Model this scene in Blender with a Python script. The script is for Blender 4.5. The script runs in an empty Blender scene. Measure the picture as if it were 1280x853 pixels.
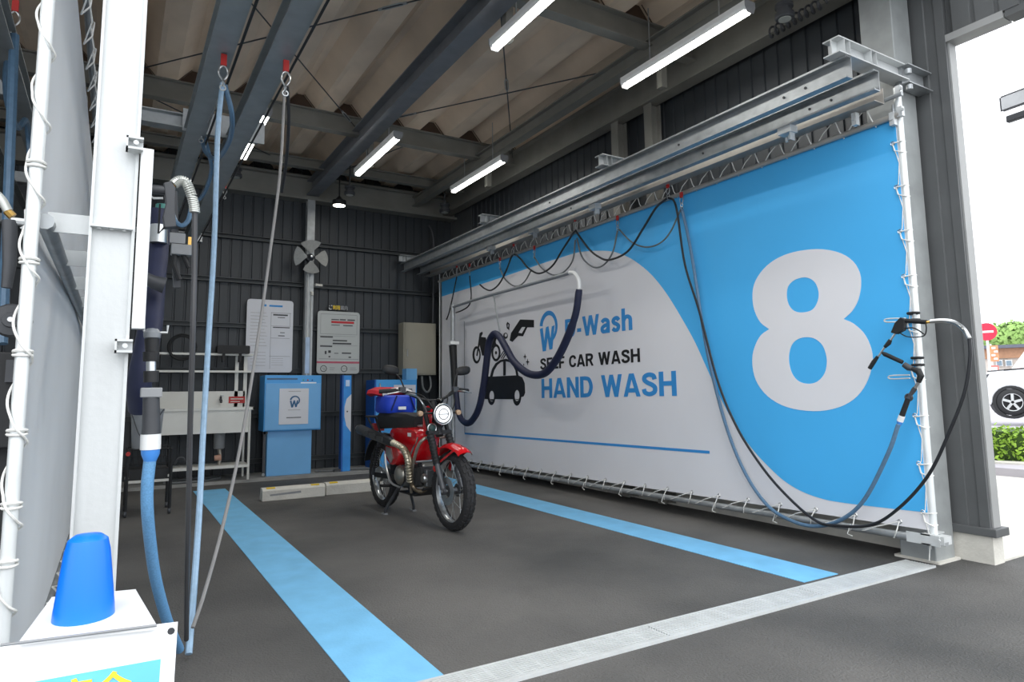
import bpy, bmesh, math, random
import numpy as np
from mathutils import Vector, Matrix
from mathutils.geometry import tessellate_polygon

random.seed(7)
SC = bpy.context.scene
COL = SC.collection
PI = math.pi

# ------------------------------------------------------------------ camera
F, CX, CY, EYE = 827.3, 640.0, 395.0, 1.0
def _rot(y, p, r):
    return Matrix.Rotation(y, 3, 'Z') @ Matrix.Rotation(p, 3, 'X') @ Matrix.Rotation(r, 3, 'Y')
CM = _rot(-.5386, .1154, .0125)
cam_d = bpy.data.cameras.new('camera')
cam = bpy.data.objects.new('camera', cam_d); COL.objects.link(cam)
cam_d.sensor_width = 36; cam_d.lens = F / 1280 * 36
cam_d.shift_y = (CY - 426.5) / 1280
cam_d.clip_start = .05; cam_d.clip_end = 500
m3 = Matrix((CM.col[0], CM.col[2], -CM.col[1])).transposed()
cam.matrix_world = Matrix.Translation((0, 0, EYE)) @ m3.to_4x4()
SC.camera = cam

# ------------------------------------------------------------------ world / light
SC.view_settings.view_transform = 'Standard'; SC.view_settings.look = 'None'
SC.view_settings.gamma = 1; SC.view_settings.exposure = 0.6
SC.view_settings.use_curve_mapping = False
W = bpy.data.worlds.new('overcast'); SC.world = W; W.use_nodes = True
nt = W.node_tree; nt.nodes.clear()
wo = nt.nodes.new('ShaderNodeOutputWorld'); bg = nt.nodes.new('ShaderNodeBackground')
tc = nt.nodes.new('ShaderNodeTexCoord'); nz = nt.nodes.new('ShaderNodeTexNoise'); cr_ = nt.nodes.new('ShaderNodeValToRGB')
nz.inputs['Scale'].default_value = 2.2; nz.inputs['Detail'].default_value = 4
cr_.color_ramp.elements[0].position = .35; cr_.color_ramp.elements[0].color = (.72, .77, .84, 1)
cr_.color_ramp.elements[1].position = .62; cr_.color_ramp.elements[1].color = (.93, .95, .97, 1)
nt.links.new(tc.outputs['Generated'], nz.inputs['Vector']); nt.links.new(nz.outputs['Fac'], cr_.inputs['Fac'])
nt.links.new(cr_.outputs['Color'], bg.inputs['Color']); nt.links.new(bg.outputs['Background'], wo.inputs['Surface'])
bg.inputs['Strength'].default_value = 1.75
sd = bpy.data.lights.new('sun', 'SUN'); sd.energy = 0.7; sd.angle = math.radians(60); sd.color = (1, .98, .95)
so = bpy.data.objects.new('sun', sd); COL.objects.link(so); so.rotation_euler = (math.radians(38), math.radians(-14), 0)

# ------------------------------------------------------------------ helpers
def _ray(u, v):
    return CM @ Vector(((u - CX) / F, 1.0, -(v - CY) / F))
def X(u, v, x):
    d = _ray(u, v); return Vector((0, 0, EYE)) + d * (x / d.x)
def Y(u, v, y):
    d = _ray(u, v); return Vector((0, 0, EYE)) + d * (y / d.y)
def Z(u, v, z=0.0):
    d = _ray(u, v); return Vector((0, 0, EYE)) + d * ((z - EYE) / d.z)
V = Vector

def lin(c):
    return tuple(((x / 255) / 12.92 if x / 255 <= .04045 else ((x / 255 + .055) / 1.055) ** 2.4) for x in c)

MATS = {}
def mat(name, rgb, rough=.5, metal=0., var=.06, scale=8., bump=0., bscale=60., emit=0., trans=0., coat=0., dark=None, streak=False):
    """procedural material: base colour broken up by noise, optional bump / second tone"""
    if name in MATS: return MATS[name]
    m = bpy.data.materials.new(name); m.use_nodes = True; MATS[name] = m
    t = m.node_tree; p = t.nodes['Principled BSDF']; L = t.links
    c = lin(rgb)
    p.inputs['Roughness'].default_value = rough; p.inputs['Metallic'].default_value = metal
    if coat: p.inputs['Coat Weight'].default_value = coat
    if trans: p.inputs['Transmission Weight'].default_value = trans
    tcn = t.nodes.new('ShaderNodeTexCoord'); no = t.nodes.new('ShaderNodeTexNoise')
    no.inputs['Scale'].default_value = scale; no.inputs['Detail'].default_value = 5
    if streak:
        mp = t.nodes.new('ShaderNodeMapping'); mp.inputs['Scale'].default_value = (1, 1, .12)
        L.new(tcn.outputs['Object'], mp.inputs['Vector']); L.new(mp.outputs['Vector'], no.inputs['Vector'])
    else:
        L.new(tcn.outputs['Object'], no.inputs['Vector'])
    rp = t.nodes.new('ShaderNodeValToRGB')
    a = dark and lin(dark) or tuple(x * (1 - var * 2) for x in c)
    b = tuple(min(1, x * (1 + var)) for x in c)
    rp.color_ramp.elements[0].position = .3; rp.color_ramp.elements[0].color = (*a, 1)
    rp.color_ramp.elements[1].position = .65; rp.color_ramp.elements[1].color = (*b, 1)
    L.new(no.outputs['Fac'], rp.inputs['Fac']); L.new(rp.outputs['Color'], p.inputs['Base Color'])
    if bump:
        n2 = t.nodes.new('ShaderNodeTexNoise'); n2.inputs['Scale'].default_value = bscale; n2.inputs['Detail'].default_value = 3
        L.new(tcn.outputs['Object'], n2.inputs['Vector'])
        bn = t.nodes.new('ShaderNodeBump'); bn.inputs['Strength'].default_value = bump; bn.inputs['Distance'].default_value = .01
        L.new(n2.outputs['Fac'], bn.inputs['Height']); L.new(bn.outputs['Normal'], p.inputs['Normal'])
    if emit:
        p.inputs['Emission Color'].default_value = (*c, 1); p.inputs['Emission Strength'].default_value = emit
    return m

GALV = mat('galvanised_steel', (168, 172, 174), .42, .55, .08, 14, .06, 40)
GALVB = mat('bright_galvanised_steel', (205, 208, 208), .5, .25, .05, 10, .08, 50, streak=True)
PRIMER = mat('grey_steel_beam_paint', (130, 129, 123), .55, .1, .06, 5)
PANEL = mat('charcoal_wall_sheet', (58, 62, 66), .5, .2, .05, 3, .04, 20)
JAMB = mat('slate_cladding', (92, 94, 95), .55, .15, .05, 4)
JAMBL = mat('pale_slate_trim', (156, 157, 156), .55, .1, .04, 4)
ROOF = mat('brown_roof_lining', (226, 206, 184), .9, 0, .09, 1.6, .25, 90)
WHITE = mat('white_paint', (232, 233, 232), .45, 0, .02, 6)
CREAM = mat('cream_paint', (205, 203, 196), .5, 0, .04, 6)
BLACK = mat('black_rubber', (26, 27, 29), .6, 0, .08, 20)
BLACKG = mat('black_gloss', (16, 17, 19), .25, 0, .05, 12)
NAVY = mat('navy_hose_rubber', (27, 33, 62), .55, 0, .06, 20)
BLUE = mat('cabinet_blue', (72, 160, 226), .4, 0, .03, 3)
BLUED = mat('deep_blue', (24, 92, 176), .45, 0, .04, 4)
HOSEB = mat('pale_blue_hose', (158, 188, 214), .4, 0, .06, 40)
HOSEB2 = mat('dusty_blue_hose', (88, 120, 148), .4, 0, .06, 40)
HOSEG = mat('grey_hose', (104, 108, 110), .45, 0, .08, 30)
HOSEK = mat('black_hose', (34, 36, 40), .4, 0, .06, 30)
RED = mat('red_gloss', (206, 14, 26), .22, 0, .03, 4, coat=.6)
REDM = mat('red_plastic', (190, 44, 40), .5, 0, .05, 8)
SILVER = mat('silver_metal', (196, 198, 198), .28, .9, .05, 16)
DGREY = mat('dark_grey_plastic', (62, 64, 68), .5, 0, .06, 14)
MGREY = mat('mid_grey_plastic', (138, 140, 142), .5, 0, .05, 10)
ROPE = mat('white_cord', (226, 226, 222), .8, 0, .06, 60)
BRASS = mat('brass', (196, 158, 88), .3, .8, .05, 20)
BRONZE = mat('bronze_pipe', (128, 116, 98), .35, .8, .08, 20)
CONC = mat('pale_concrete', (208, 205, 196), .85, 0, .08, 5, .25, 60)
CONCD = mat('grey_concrete', (150, 150, 147), .85, 0, .1, 5, .25, 60)
YEL = mat('yellow', (236, 200, 40), .5, 0, .04, 10)
PRINTB = mat('banner_print_blue', (72, 180, 243), .55, 0, .02, 1)
PRINTD = mat('banner_print_deep_blue', (52, 142, 210), .55, 0, .02, 1)
PRINTK = mat('banner_print_black', (18, 20, 24), .55, 0, .02, 1)
PRINTW = mat('banner_white', (226, 226, 230), .6, 0, .02, 1)
INKG = mat('grey_ink', (120, 122, 126), .6, 0, .03, 10)
INKR = mat('red_ink', (196, 48, 56), .6, 0, .03, 10)
PAPER = mat('notice_board_white', (214, 216, 222), .45, 0, .02, 4)
TUBE = mat('lit_tube', (255, 253, 246), .3, emit=7.)
LAMPW = mat('lit_lamp', (255, 250, 235), .3, emit=9.)

class MB:
    def __init__(s): s.v = []; s.f = []; s.sm = False
    def add(s, vs, fs):
        o = len(s.v); s.v += [tuple(p) for p in vs]; s.f += [tuple(i + o for i in f) for f in fs]; return s
    def box(s, x0, x1, y0, y1, z0, z1):
        vs = [(x, y, z) for x in (x0, x1) for y in (y0, y1) for z in (z0, z1)]
        return s.add(vs, [(0, 1, 3, 2), (4, 6, 7, 5), (0, 4, 5, 1), (2, 3, 7, 6), (0, 2, 6, 4), (1, 5, 7, 3)])
    def cbox(s, c, d): return s.box(c[0]-d[0]/2, c[0]+d[0]/2, c[1]-d[1]/2, c[1]+d[1]/2, c[2]-d[2]/2, c[2]+d[2]/2)
    def rbox(s, x0, x1, y0, y1, z0, z1, r=.01, axis='y'):
        """box with rounded edges along one axis"""
        a = dict(x=0, y=1, z=2)[axis]; lo = (x0, y0, z0); hi = (x1, y1, z1)
        b, c = [i for i in range(3) if i != a]; pts = []
        for cx, cy, st in ((hi[b]-r, hi[c]-r, 0), (lo[b]+r, hi[c]-r, 1), (lo[b]+r, lo[c]+r, 2), (hi[b]-r, lo[c]+r, 3)):
            for k in range(4):
                t = (st + k / 3) * PI / 2; pts.append((cx + r*math.cos(t), cy + r*math.sin(t)))
        vs = []
        for e in (lo[a], hi[a]):
            for p in pts:
                q = [0, 0, 0]; q[a] = e; q[b] = p[0]; q[c] = p[1]; vs.append(q)
        n = len(pts); fs = [(i, (i+1) % n, n+(i+1) % n, n+i) for i in range(n)] + [tuple(range(n))[::-1], tuple(range(n, 2*n))]
        return s.add(vs, fs)
    def bar(s, a, b, w, h=None, up=(0, 0, 1)):
        h = h or w; a = V(a); b = V(b); d = (b-a).normalized(); u = V(up)
        if abs(d.dot(u)) > .98: u = V((1, 0, 0))
        r = d.cross(u).normalized(); u = r.cross(d)
        vs = [p + r*i*w/2 + u*j*h/2 for p in (a, b) for i, j in ((-1, -1), (1, -1), (1, 1), (-1, 1))]
        return s.add(vs, [(0, 3, 2, 1), (4, 5, 6, 7), (0, 1, 5, 4), (1, 2, 6, 5), (2, 3, 7, 6), (3, 0, 4, 7)])
    def tube(s, pts, r, n=8, cap=True):
        pts = [V(p) for p in pts]; s.sm = True
        P = [pts[0]]
        for q in pts[1:]:
            if (q - P[-1]).length > 1e-5: P.append(q)
        rr = r if isinstance(r, (list, tuple)) else [r]*len(P)
        m = len(P); vs = []
        t0 = (P[1]-P[0]).normalized(); u = t0.cross(V((0, 0, 1)))
        if u.length < .05: u = t0.cross(V((1, 0, 0)))
        u.normalize()
        for i in range(m):
            t = (P[min(i+1, m-1)] - P[max(i-1, 0)]).normalized()
            u = (u - t*u.dot(t)); u.normalize(); w = t.cross(u)
            for k in range(n):
                a = 2*PI*k/n; vs.append(P[i] + (u*math.cos(a) + w*math.sin(a))*rr[min(i, len(rr)-1)])
        fs = [(i*n+k, i*n+(k+1) % n, (i+1)*n+(k+1) % n, (i+1)*n+k) for i in range(m-1) for k in range(n)]
        if cap: fs += [tuple(range(n))[::-1], tuple(range((m-1)*n, m*n))]
        return s.add(vs, fs)
    def lathe(s, prof, c=(0, 0, 0), ax=(0, 0, 1), n=20, sc=(1, 1)):
        """prof: (radius, height) pairs along ax from c"""
        s.sm = True; ax = V(ax).normalized(); c = V(c)
        u = ax.cross(V((0, 0, 1)));
        if u.length < .05: u = V((1, 0, 0))
        u.normalize(); w = ax.cross(u); vs = []
        for r, h in prof:
            for k in range(n):
                a = 2*PI*k/n; vs.append(c + ax*h + (u*math.cos(a)*sc[0] + w*math.sin(a)*sc[1])*r)
        m = len(prof)
        fs = [(i*n+k, i*n+(k+1) % n, (i+1)*n+(k+1) % n, (i+1)*n+k) for i in range(m-1) for k in range(n)]
        closed = prof[0] == prof[-1]
        if prof[0][0] > 1e-4 and not closed: fs.append(tuple(range(n))[::-1])
        if prof[-1][0] > 1e-4 and not closed: fs.append(tuple(range((m-1)*n, m*n)))
        return s.add(vs, fs)
    def torus(s, c, ax, R, r, n=32, k=8, a0=0, a1=2*PI, u=None):
        ax = V(ax).normalized(); u = V(u) if u is not None else (ax.cross(V((0, 0, 1))) if abs(ax.z) < .95 else V((1, 0, 0)))
        u.normalize(); w = ax.cross(u); full = abs(a1-a0-2*PI) < 1e-4
        pts = [V(c) + (u*math.cos(a0+(a1-a0)*i/n) + w*math.sin(a0+(a1-a0)*i/n))*R for i in range(n+1)]
        return s.tube(pts, r, k, cap=not full)
    def ext(s, poly, p0, u, v, d, holes=()):
        """extrude 2-D polygon (with holes) laid on p0 + a*u + b*v by vector d"""
        p0 = V(p0); u = V(u); v = V(v); d = V(d)
        loops = [poly] + list(holes); L2 = [[V((a, b, 0)) for a, b in lp] for lp in loops]
        tris = tessellate_polygon(L2); flat = [q for lp in L2 for q in lp]; n = len(flat)
        vs = [p0 + u*q.x + v*q.y for q in flat]; vs2 = [p + d for p in vs]
        fs = [tuple(t) for t in tris] + [tuple(i+n for i in reversed(t)) for t in tris]; o = 0
        for lp in loops:
            m = len(lp)
            fs += [(o+i, o+(i+1) % m, n+o+(i+1) % m, n+o+i) for i in range(m)]; o += m
        return s.add(vs + vs2, fs)
    def prof(s, poly, axis, lo, hi):
        """closed 2-D profile extruded along x or y"""
        if axis == 'y': return s.ext(poly, (0, lo, 0), (1, 0, 0), (0, 0, 1), (0, hi-lo, 0))
        if axis == 'x': return s.ext(poly, (lo, 0, 0), (0, 1, 0), (0, 0, 1), (hi-lo, 0, 0))
        return s.ext(poly, (0, 0, lo), (1, 0, 0), (0, 1, 0), (0, 0, hi-lo))
    def mesh(s, name, m, off=(0, 0, 0)):
        me = bpy.data.meshes.new(name); o = V(off)
        me.from_pydata([tuple(V(p) - o) for p in s.v], [], s.f)
        bm = bmesh.new(); bm.from_mesh(me); bmesh.ops.recalc_face_normals(bm, faces=bm.faces); bm.to_mesh(me); bm.free()
        me.materials.append(m)
        if s.sm:
            me.shade_smooth(); me.set_sharp_from_angle(angle=math.radians(38))
        return me

def worldloc(o):
    p = V((0, 0, 0))
    while o is not None: p = p + o.location; o = o.parent
    return p
def tag(o, label=None, cat=None, group=None, kind=None):
    if label: o['label'] = label
    if cat: o['category'] = cat
    if group: o['group'] = group
    if kind: o['kind'] = kind
    return o
def bev(o, w=.004, seg=2):
    b = o.modifiers.new('bevel', 'BEVEL'); b.width = w; b.segments = seg; b.limit_method = 'ANGLE'; b.angle_limit = math.radians(50)
    return o
def part(mb, name, m, parent, label=None, local=False, kind=None, bw=0):
    me = mb.mesh(name, m, (0, 0, 0) if local else worldloc(parent))
    o = bpy.data.objects.new(name, me); COL.objects.link(o); o.parent = parent
    if bw: bev(o, bw)
    return tag(o, label, kind=kind)
def thing(name, label, cat, loc=(0, 0, 0), rz=0., group=None, kind=None):
    o = bpy.data.objects.new(name, None); COL.objects.link(o); o.location = loc; o.rotation_euler = (0, 0, rz)
    o.empty_display_size = .1
    return tag(o, label, cat, group, kind)
def solo(mb, name, m, label=None, cat=None, group=None, kind=None, bw=0):
    a = np.array(mb.v); off = ((a[:, 0].min()+a[:, 0].max())/2, (a[:, 1].min()+a[:, 1].max())/2, a[:, 2].min())
    o = bpy.data.objects.new(name, mb.mesh(name, m, off)); COL.objects.link(o); o.location = off
    if bw: bev(o, bw)
    return tag(o, label, cat, group, kind)
def copy_tree(o, parent=None):
    c = o.copy(); COL.objects.link(c); c.parent = parent
    for ch in list(o.children): copy_tree(ch, c)
    return c
def cr(pts, k=8):
    """Catmull-Rom through points"""
    P = [V(p) for p in pts]; P = [P[0]*2-P[1]] + P + [P[-1]*2-P[-2]]; out = []
    for i in range(1, len(P)-2):
        a, b, c, d = P[i-1:i+3]
        for j in range(k):
            t = j/k
            out.append(.5*((2*b) + (c-a)*t + (2*a-5*b+4*c-d)*t*t + (3*b-a-3*c+d)*t**3))
    out.append(P[-2]); return out
def crc(pts, k=6):
    P = [V((*p, 0)) if len(p) == 2 else V(p) for p in pts]; n = len(P); out = []
    for i in range(n):
        a, b, c, d = P[i-1], P[i], P[(i+1) % n], P[(i+2) % n]
        for j in range(k):
            t = j/k; out.append(.5*((2*b) + (c-a)*t + (2*a-5*b+4*c-d)*t*t + (3*b-a-3*c+d)*t**3))
    return out
def text(s, p0, u, v, w, h, m, name, parent, th=.002, bold=.03, shear_to=None, label=None):
    """lettering solid: built-in font, fitted to w x h, standing on p0 along u with up v"""
    cu = bpy.data.curves.new('lettering', 'FONT'); cu.body = s; cu.offset = bold; cu.extrude = 0; cu.resolution_u = 4
    ob = bpy.data.objects.new('lettering', cu); COL.objects.link(ob)
    dg = bpy.context.evaluated_depsgraph_get(); me = ob.evaluated_get(dg).to_mesh()
    vs = [V(q.co) for q in me.vertices]; fs = [tuple(p.vertices) for p in me.polygons]
    ob.evaluated_get(dg).to_mesh_clear(); bpy.data.objects.remove(ob); bpy.data.curves.remove(cu)
    x0 = min(q.x for q in vs); x1 = max(q.x for q in vs); y0 = min(q.y for q in vs); y1 = max(q.y for q in vs)
    u = V(u).normalized(); v = V(v).normalized(); nn = u.cross(v)
    k = MB(); P = [V(p0) + u*((q.x-x0)/(x1-x0)*w) + v*((q.y-y0)/(y1-y0)*h) + nn*th for q in vs]
    e = {}
    for f in fs:
        for i in range(len(f)):
            a, b = f[i], f[(i+1) % len(f)]; e[(a, b)] = 1
    n = len(P); fl = list(fs) + [tuple(n+i for i in reversed(f)) for f in fs]
    fl += [(b, a, n+a, n+b) for (a, b) in e if (b, a) not in e]
    k.add(P + [p - nn*th for p in P], fl)
    return part(k, name, m, parent, label=label)

_c = .097
GLY = {
 'H': (.70, [[(_c, 0), (_c, 1)], [(.70-_c, 0), (.70-_c, 1)], [(_c, .51), (.70-_c, .51)]]),
 'A': (.76, [[(.085, -.05), (.36, 1.02)], [(.675, -.05), (.40, 1.02)], [(.2, .27), (.56, .27)]]),
 'N': (.70, [[(_c, 0), (_c, 1)], [(.70-_c, 0), (.70-_c, 1)], [(_c, 1.0), (.70-_c, 0)]]),
 'D': (.70, ['c', (_c, _c), (.30, _c), (.50, .17), (.70-_c, .5), (.50, .83), (.30, 1-_c), (_c, 1-_c)]),
 'W': (1.02, [[(.085, 1.05), (.29, -.05)], [(.29, -.05), (.51, 1.05)], [(.51, 1.05), (.73, -.05)], [(.73, -.05), (.935, 1.05)]]),
 'S': (.66, ['c', (.56, .70), (.51, .85), (.33, .905), (.15, .84), (.12, .70), (.24, .58), (.44, .48), (.56, .36), (.54, .19), (.40, .105), (.26, .10), (.13, .17), (.085, .31)]),
 'E': (.60, [[(_c, 0), (_c, 1)], [(_c, 1-_c*.9), (.60, 1-_c*.9)], [(_c, .51), (.55, .51)], [(_c, _c*.9), (.60, _c*.9)]]),
 'L': (.56, [[(_c, 0), (_c, 1)], [(_c, _c*.9), (.56, _c*.9)]]),
 'F': (.56, [[(_c, 0), (_c, 1)], [(_c, 1-_c*.9), (.56, 1-_c*.9)], [(_c, .49), (.50, .49)]]),
 'C': (.70, ['c', (.61, .68), (.55, .84), (.38, .905), (.18, .80), (.10, .5), (.18, .2), (.38, .095), (.55, .16), (.61, .33)]),
 'R': (.70, ['c', (_c, .905), (.36, .905), (.53, .86), (.58, .72), (.52, .57), (.36, .50), (_c, .50)]),
 'a': (.56, ['c', (.10, .55), (.20, .645), (.34, .65), (.445, .56), (.455, .30), (.455, 0)]),
 's': (.50, ['c', (.42, .54), (.34, .65), (.20, .645), (.11, .55), (.16, .44), (.32, .35), (.40, .25), (.33, .10), (.20, .085), (.07, .18)]),
 'h': (.56, [[(_c, 0), (_c, 1.05)]]),
 '-': (.30, [[(.02, .34), (.28, .34)]]), ' ': (.30, [])}
EXTRA = {'D': [[(_c, 0), (_c, 1)]], 'R': [[(_c, 0), (_c, 1)], [(.36, .52), (.62, -.02)]],
 'a': ['c', (.45, .40), (.25, .37), (.11, .27), (.12, .13), (.24, .08), (.38, .13), (.45, .24)],
 'h': ['c', (_c, .46), (.19, .61), (.33, .645), (.45, .55), (.465, .3), (.465, 0)]}
def block_text(s, p0, u, v, w, h, m, name, parent, th=.0016, label=None, t=.185):
    """bold condensed block letters built from flat strokes on a plane"""
    adv = 0; L = []
    for ch in s: L.append(adv); adv += GLY[ch][0] + .075
    adv -= .075; sx = w/adv; u = V(u); v = V(v); n = u.cross(v).normalized(); k = MB(); q = 0
    def stroke(pts, ox):
        nonlocal q
        if pts[0] == 'c': pts = [(p.x, p.y) for p in cr([(a, b, 0) for a, b in pts[1:]], 5)]
        A = []; B = []
        for i, (x, y) in enumerate(pts):
            a = pts[max(0, i-1)]; b = pts[min(len(pts)-1, i+1)]; dx, dy = b[0]-a[0], b[1]-a[1]; l = math.hypot(dx, dy)
            nx, ny = -dy/l*t/2, dx/l*t/2
            for S, sg in ((A, 1), (B, -1)): S.append((ox+x+nx*sg, min(1.05 if ch == 'h' else 1, max(0, y+ny*sg))))
        q += 1; off = n*(th+.00004*(q % 7)); N = len(pts)
        vs = [V(p0)+u*(x*sx)+v*(y*h)+off for x, y in A+B]; vs2 = [p-off for p in vs]
        fs = [(i, i+1, N+i+1, N+i) for i in range(N-1)]; fs += [tuple(2*N+j for j in reversed(f)) for f in fs]
        ring = list(range(N))+list(range(2*N-1, N-1, -1)); R = len(ring)
        fs += [(ring[i], ring[(i+1) % R], 2*N+ring[(i+1) % R], 2*N+ring[i]) for i in range(R)]
        k.add(vs+vs2, fs)
    for ch, ox in zip(s, L):
        if ch == ' ' and k.v:
            part(k, name, m, parent, label=label and label+', one word'); k = MB()
        for src in (GLY[ch][1], EXTRA.get(ch, [])):
            if not src: continue
            if src[0] == 'c': stroke(src, ox)
            else:
                for st in src: stroke(st, ox)
    return part(k, name, m, parent, label=label)
# ================================================================== SETTING
def asphalt():
    m = mat('asphalt', (96, 94, 91), .78, 0, .1, 1.0, .8, 120, dark=(66, 66, 65))
    return m
ASPH = asphalt()
solo(MB().box(-14, 4.4, -10, 9.6, -.12, 0).box(4.4, 14, -10, 1.94, -.12, 0), 'floor', ASPH, kind='structure')
solo(MB().box(4.4, 9.6, 1.94, 9.6, -.12, .012), 'pavement', CONC, kind='structure')
# painted lane stripes
STR = mat('stripe_paint', (120, 190, 232), .6, 0, .05, 6, .15, 80)
def quad(a, b, c, d, z0, z1):
    k = MB(); k.add([(p[0], p[1], z) for z in (z0, z1) for p in (a, b, c, d)], [(3, 2, 1, 0), (4, 5, 6, 7), (0, 1, 5, 4), (1, 2, 6, 5), (2, 3, 7, 6), (3, 0, 4, 7)]); return k
solo(quad((.755, 2.27), (1.055, 2.27), (1.075, 7.91), (.76, 7.91), 0, .003), 'painted_stripe', STR,
     'broad light blue stripe painted on the asphalt left of the motorcycle', 'floor stripe')
solo(quad((3.12, 2.30), (3.41, 2.30), (3.47, 7.9), (3.165, 7.9), 0, .003), 'painted_stripe', STR,
     'light blue stripe painted on the asphalt along the foot of the big banner', 'floor stripe')
solo(MB().box(-6, 4.3, 8.32, 9.0, 0, .035), 'rear_plinth', CONCD, kind='structure')

# drain: one thing, gratings are parts
dr = thing('drain_channel', 'long pale grey slotted drain grating across the mouth of the bay', 'drain', (0, 2.165, 0))
part(MB().box(-4, 3.98, 2.085, 2.1, 0, .012).box(-4, 3.98, 2.235, 2.25, 0, .012), 'frame', GALVB, dr)
DB = mat('drain_shadow_base', (70, 72, 72), .9)
g0 = None
for i in range(8):
    x0 = 2.985 - i*.998
    k = MB()
    for j in range(9):
        y = 2.104 + j*.0148; k.box(x0, x0+.992, y, y+.0085, .0, .011)
    for j in range(11):
        k.box(x0 + j*.0982, x0 + j*.0982+.01, 2.1, 2.235, .0, .0085)
    part(k, 'grating', GALVB, dr)
part(MB().box(-4, 3.98, 2.1, 2.235, 0, .002), 'tray', DB, dr)

# --- ribbed walls: sheets are parts
def rib_sheet(w, h, pitch=.125, d=.014, back=.02):
    """profile in (a, b): a along wall, b towards the room"""
    pts = []; n = round(w/pitch)
    for i in range(n):
        a = i*pitch
        pts += [(a, 0), (a+.018, 0), (a+.024, d), (a+pitch-.006, d)]
    pts += [(w, 0), (w, -back), (0, -back)]
    return pts
wb = thing('wall_back', None, None, (0, 9.0, 0), kind='structure')
pr = rib_sheet(1.0, 4)
me_b = None
for i in range(11):
    x0 = -6.2 + i*1.0
    k = MB().ext([(a, -b) for a, b in pr], (0, 0, 0), (1, 0, 0), (0, 1, 0), (0, 0, 4.25))
    if me_b is None: me_b = k.mesh('wall_sheet', PANEL)
    o = bpy.data.objects.new('wall_sheet', me_b); COL.objects.link(o); o.parent = wb; o.location = (x0, 0, 0)
for z in (.18, .75, 1.32, 1.889, 2.464, 3.03):
    k = MB()
    k.prof([(8.92, z-.03), (8.985, z-.03), (8.985, z+.03), (8.92, z+.03), (8.92, z+.02), (8.975, z+.024), (8.975, z-.024), (8.92, z-.02)], 'x', -6.2, 4.3)
    part(k, 'girt', PRIMER if z > 3.2 else mat('charcoal_girt', (66, 70, 72), .5, .2), wb)
part(MB().box(-6.2, 4.3, 8.78, 8.97, 3.60, 3.63).box(-6.2, 4.3, 8.86, 8.90, 3.63, 3.92).box(-6.2, 4.3, 8.78, 8.97, 3.90, 3.93), 'eave_girder', PRIMER, wb)

wr = thing('wall_right', None, None, (4.3, 5.0, 0), kind='structure')
me_r = None
for i in range(6):
    y0 = 2.36 + i*1.0
    if me_r is None: me_r = MB().ext([(-b, a) for a, b in pr], (0, 0, 0), (1, 0, 0), (0, 1, 0), (0, 0, 4.0)).mesh('wall_sheet', PANEL)
    o = bpy.data.objects.new('wall_sheet', me_r); COL.objects.link(o); o.parent = wr; o.location = (.02, y0-5.0, .2)
part(MB().box(4.34, 4.4, 1.9, 9.0, 3.16, 4.2).box(4.34, 4.4, 2.3, 9.0, .2, 3.16).box(4.3, 4.34, 8.3, 9.0, .2, 4.2), 'outer_skin', JAMB, wr)
part(MB().box(4.27, 4.42, 2.36, 9.0, 0, .20), 'concrete_kerb', CONC, wr)
# dark cladding above the side opening, soffit trim
k = MB()
k.ext([(-b, a) for a, b in rib_sheet(3.5, 1)], (4.32, -1.6, 3.16), (1, 0, 0), (0, 1, 0), (0, 0, 1.05))
part(k, 'wall_sheet_over_opening', JAMB, wr)
part(MB().box(4.31, 4.42, -1.6, 1.62, 3.12, 3.16), 'soffit_trim', JAMB, wr)
part(MB().box(4.305, 4.42, 1.63, 1.94, 3.12, 3.165), 'soffit_trim', JAMBL, wr)
# jamb at the end of the wall: charcoal flutes then pale end face
jb = thing('wall_end', None, None, (4.35, 1.97, 0), kind='structure')
k = MB(); k.ext([(0, .42), (0, .24), (.012, .235), (.012, .215), (0, .21), (0, .115), (.010, .11), (.010, .055), (0, .05), (0, 0), (.1, 0), (.1, .42)], (4.3, 1.94, .2), (1, 0, 0), (0, 1, 0), (0, 0, 4.0))
part(k, 'cladding', JAMB, jb)
part(MB().box(4.325, 4.405, 1.931, 1.94, .2, 3.14), 'end_trim', JAMBL, jb)
part(MB().box(4.275, 4.43, 1.90, 2.36, .155, .20), 'drip_ledge', JAMB, jb, bw=.003)
part(MB().box(4.295, 4.41, 1.93, 2.36, 0, .155), 'concrete_base', CONC, jb)

# left neighbour bay side wall
solo(MB().box(-6.3, -6.2, 1.9, 9.0, 0, 4.2), 'wall_left', PANEL, kind='structure')

# --- roof: folded sheets as parts
rf = thing('ceiling', None, None, (0, 5, 4.0), kind='structure')
y0, y1 = 1.75, 9.05
me_s = None
for i in range(22):
    x0 = -6.25 + i*.5
    if me_s is None:
        pf = [(0, 0), (.14, 0), (.27, .15), (.33, .15), (.46, 0), (.5, 0), (.5, .006), (.463, .006), (.333, .157), (.267, .157), (.137, .006), (0, .006)]
        me_s = MB().ext(pf, (0, y0-5, 0), (1, 0, 0), (0, 0, 1), (0, y1-y0, 0)).mesh('roof_sheet', ROOF)
    o = bpy.data.objects.new('roof_sheet', me_s); COL.objects.link(o); o.parent = rf; o.location = (x0-.02, 0, .02)
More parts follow.
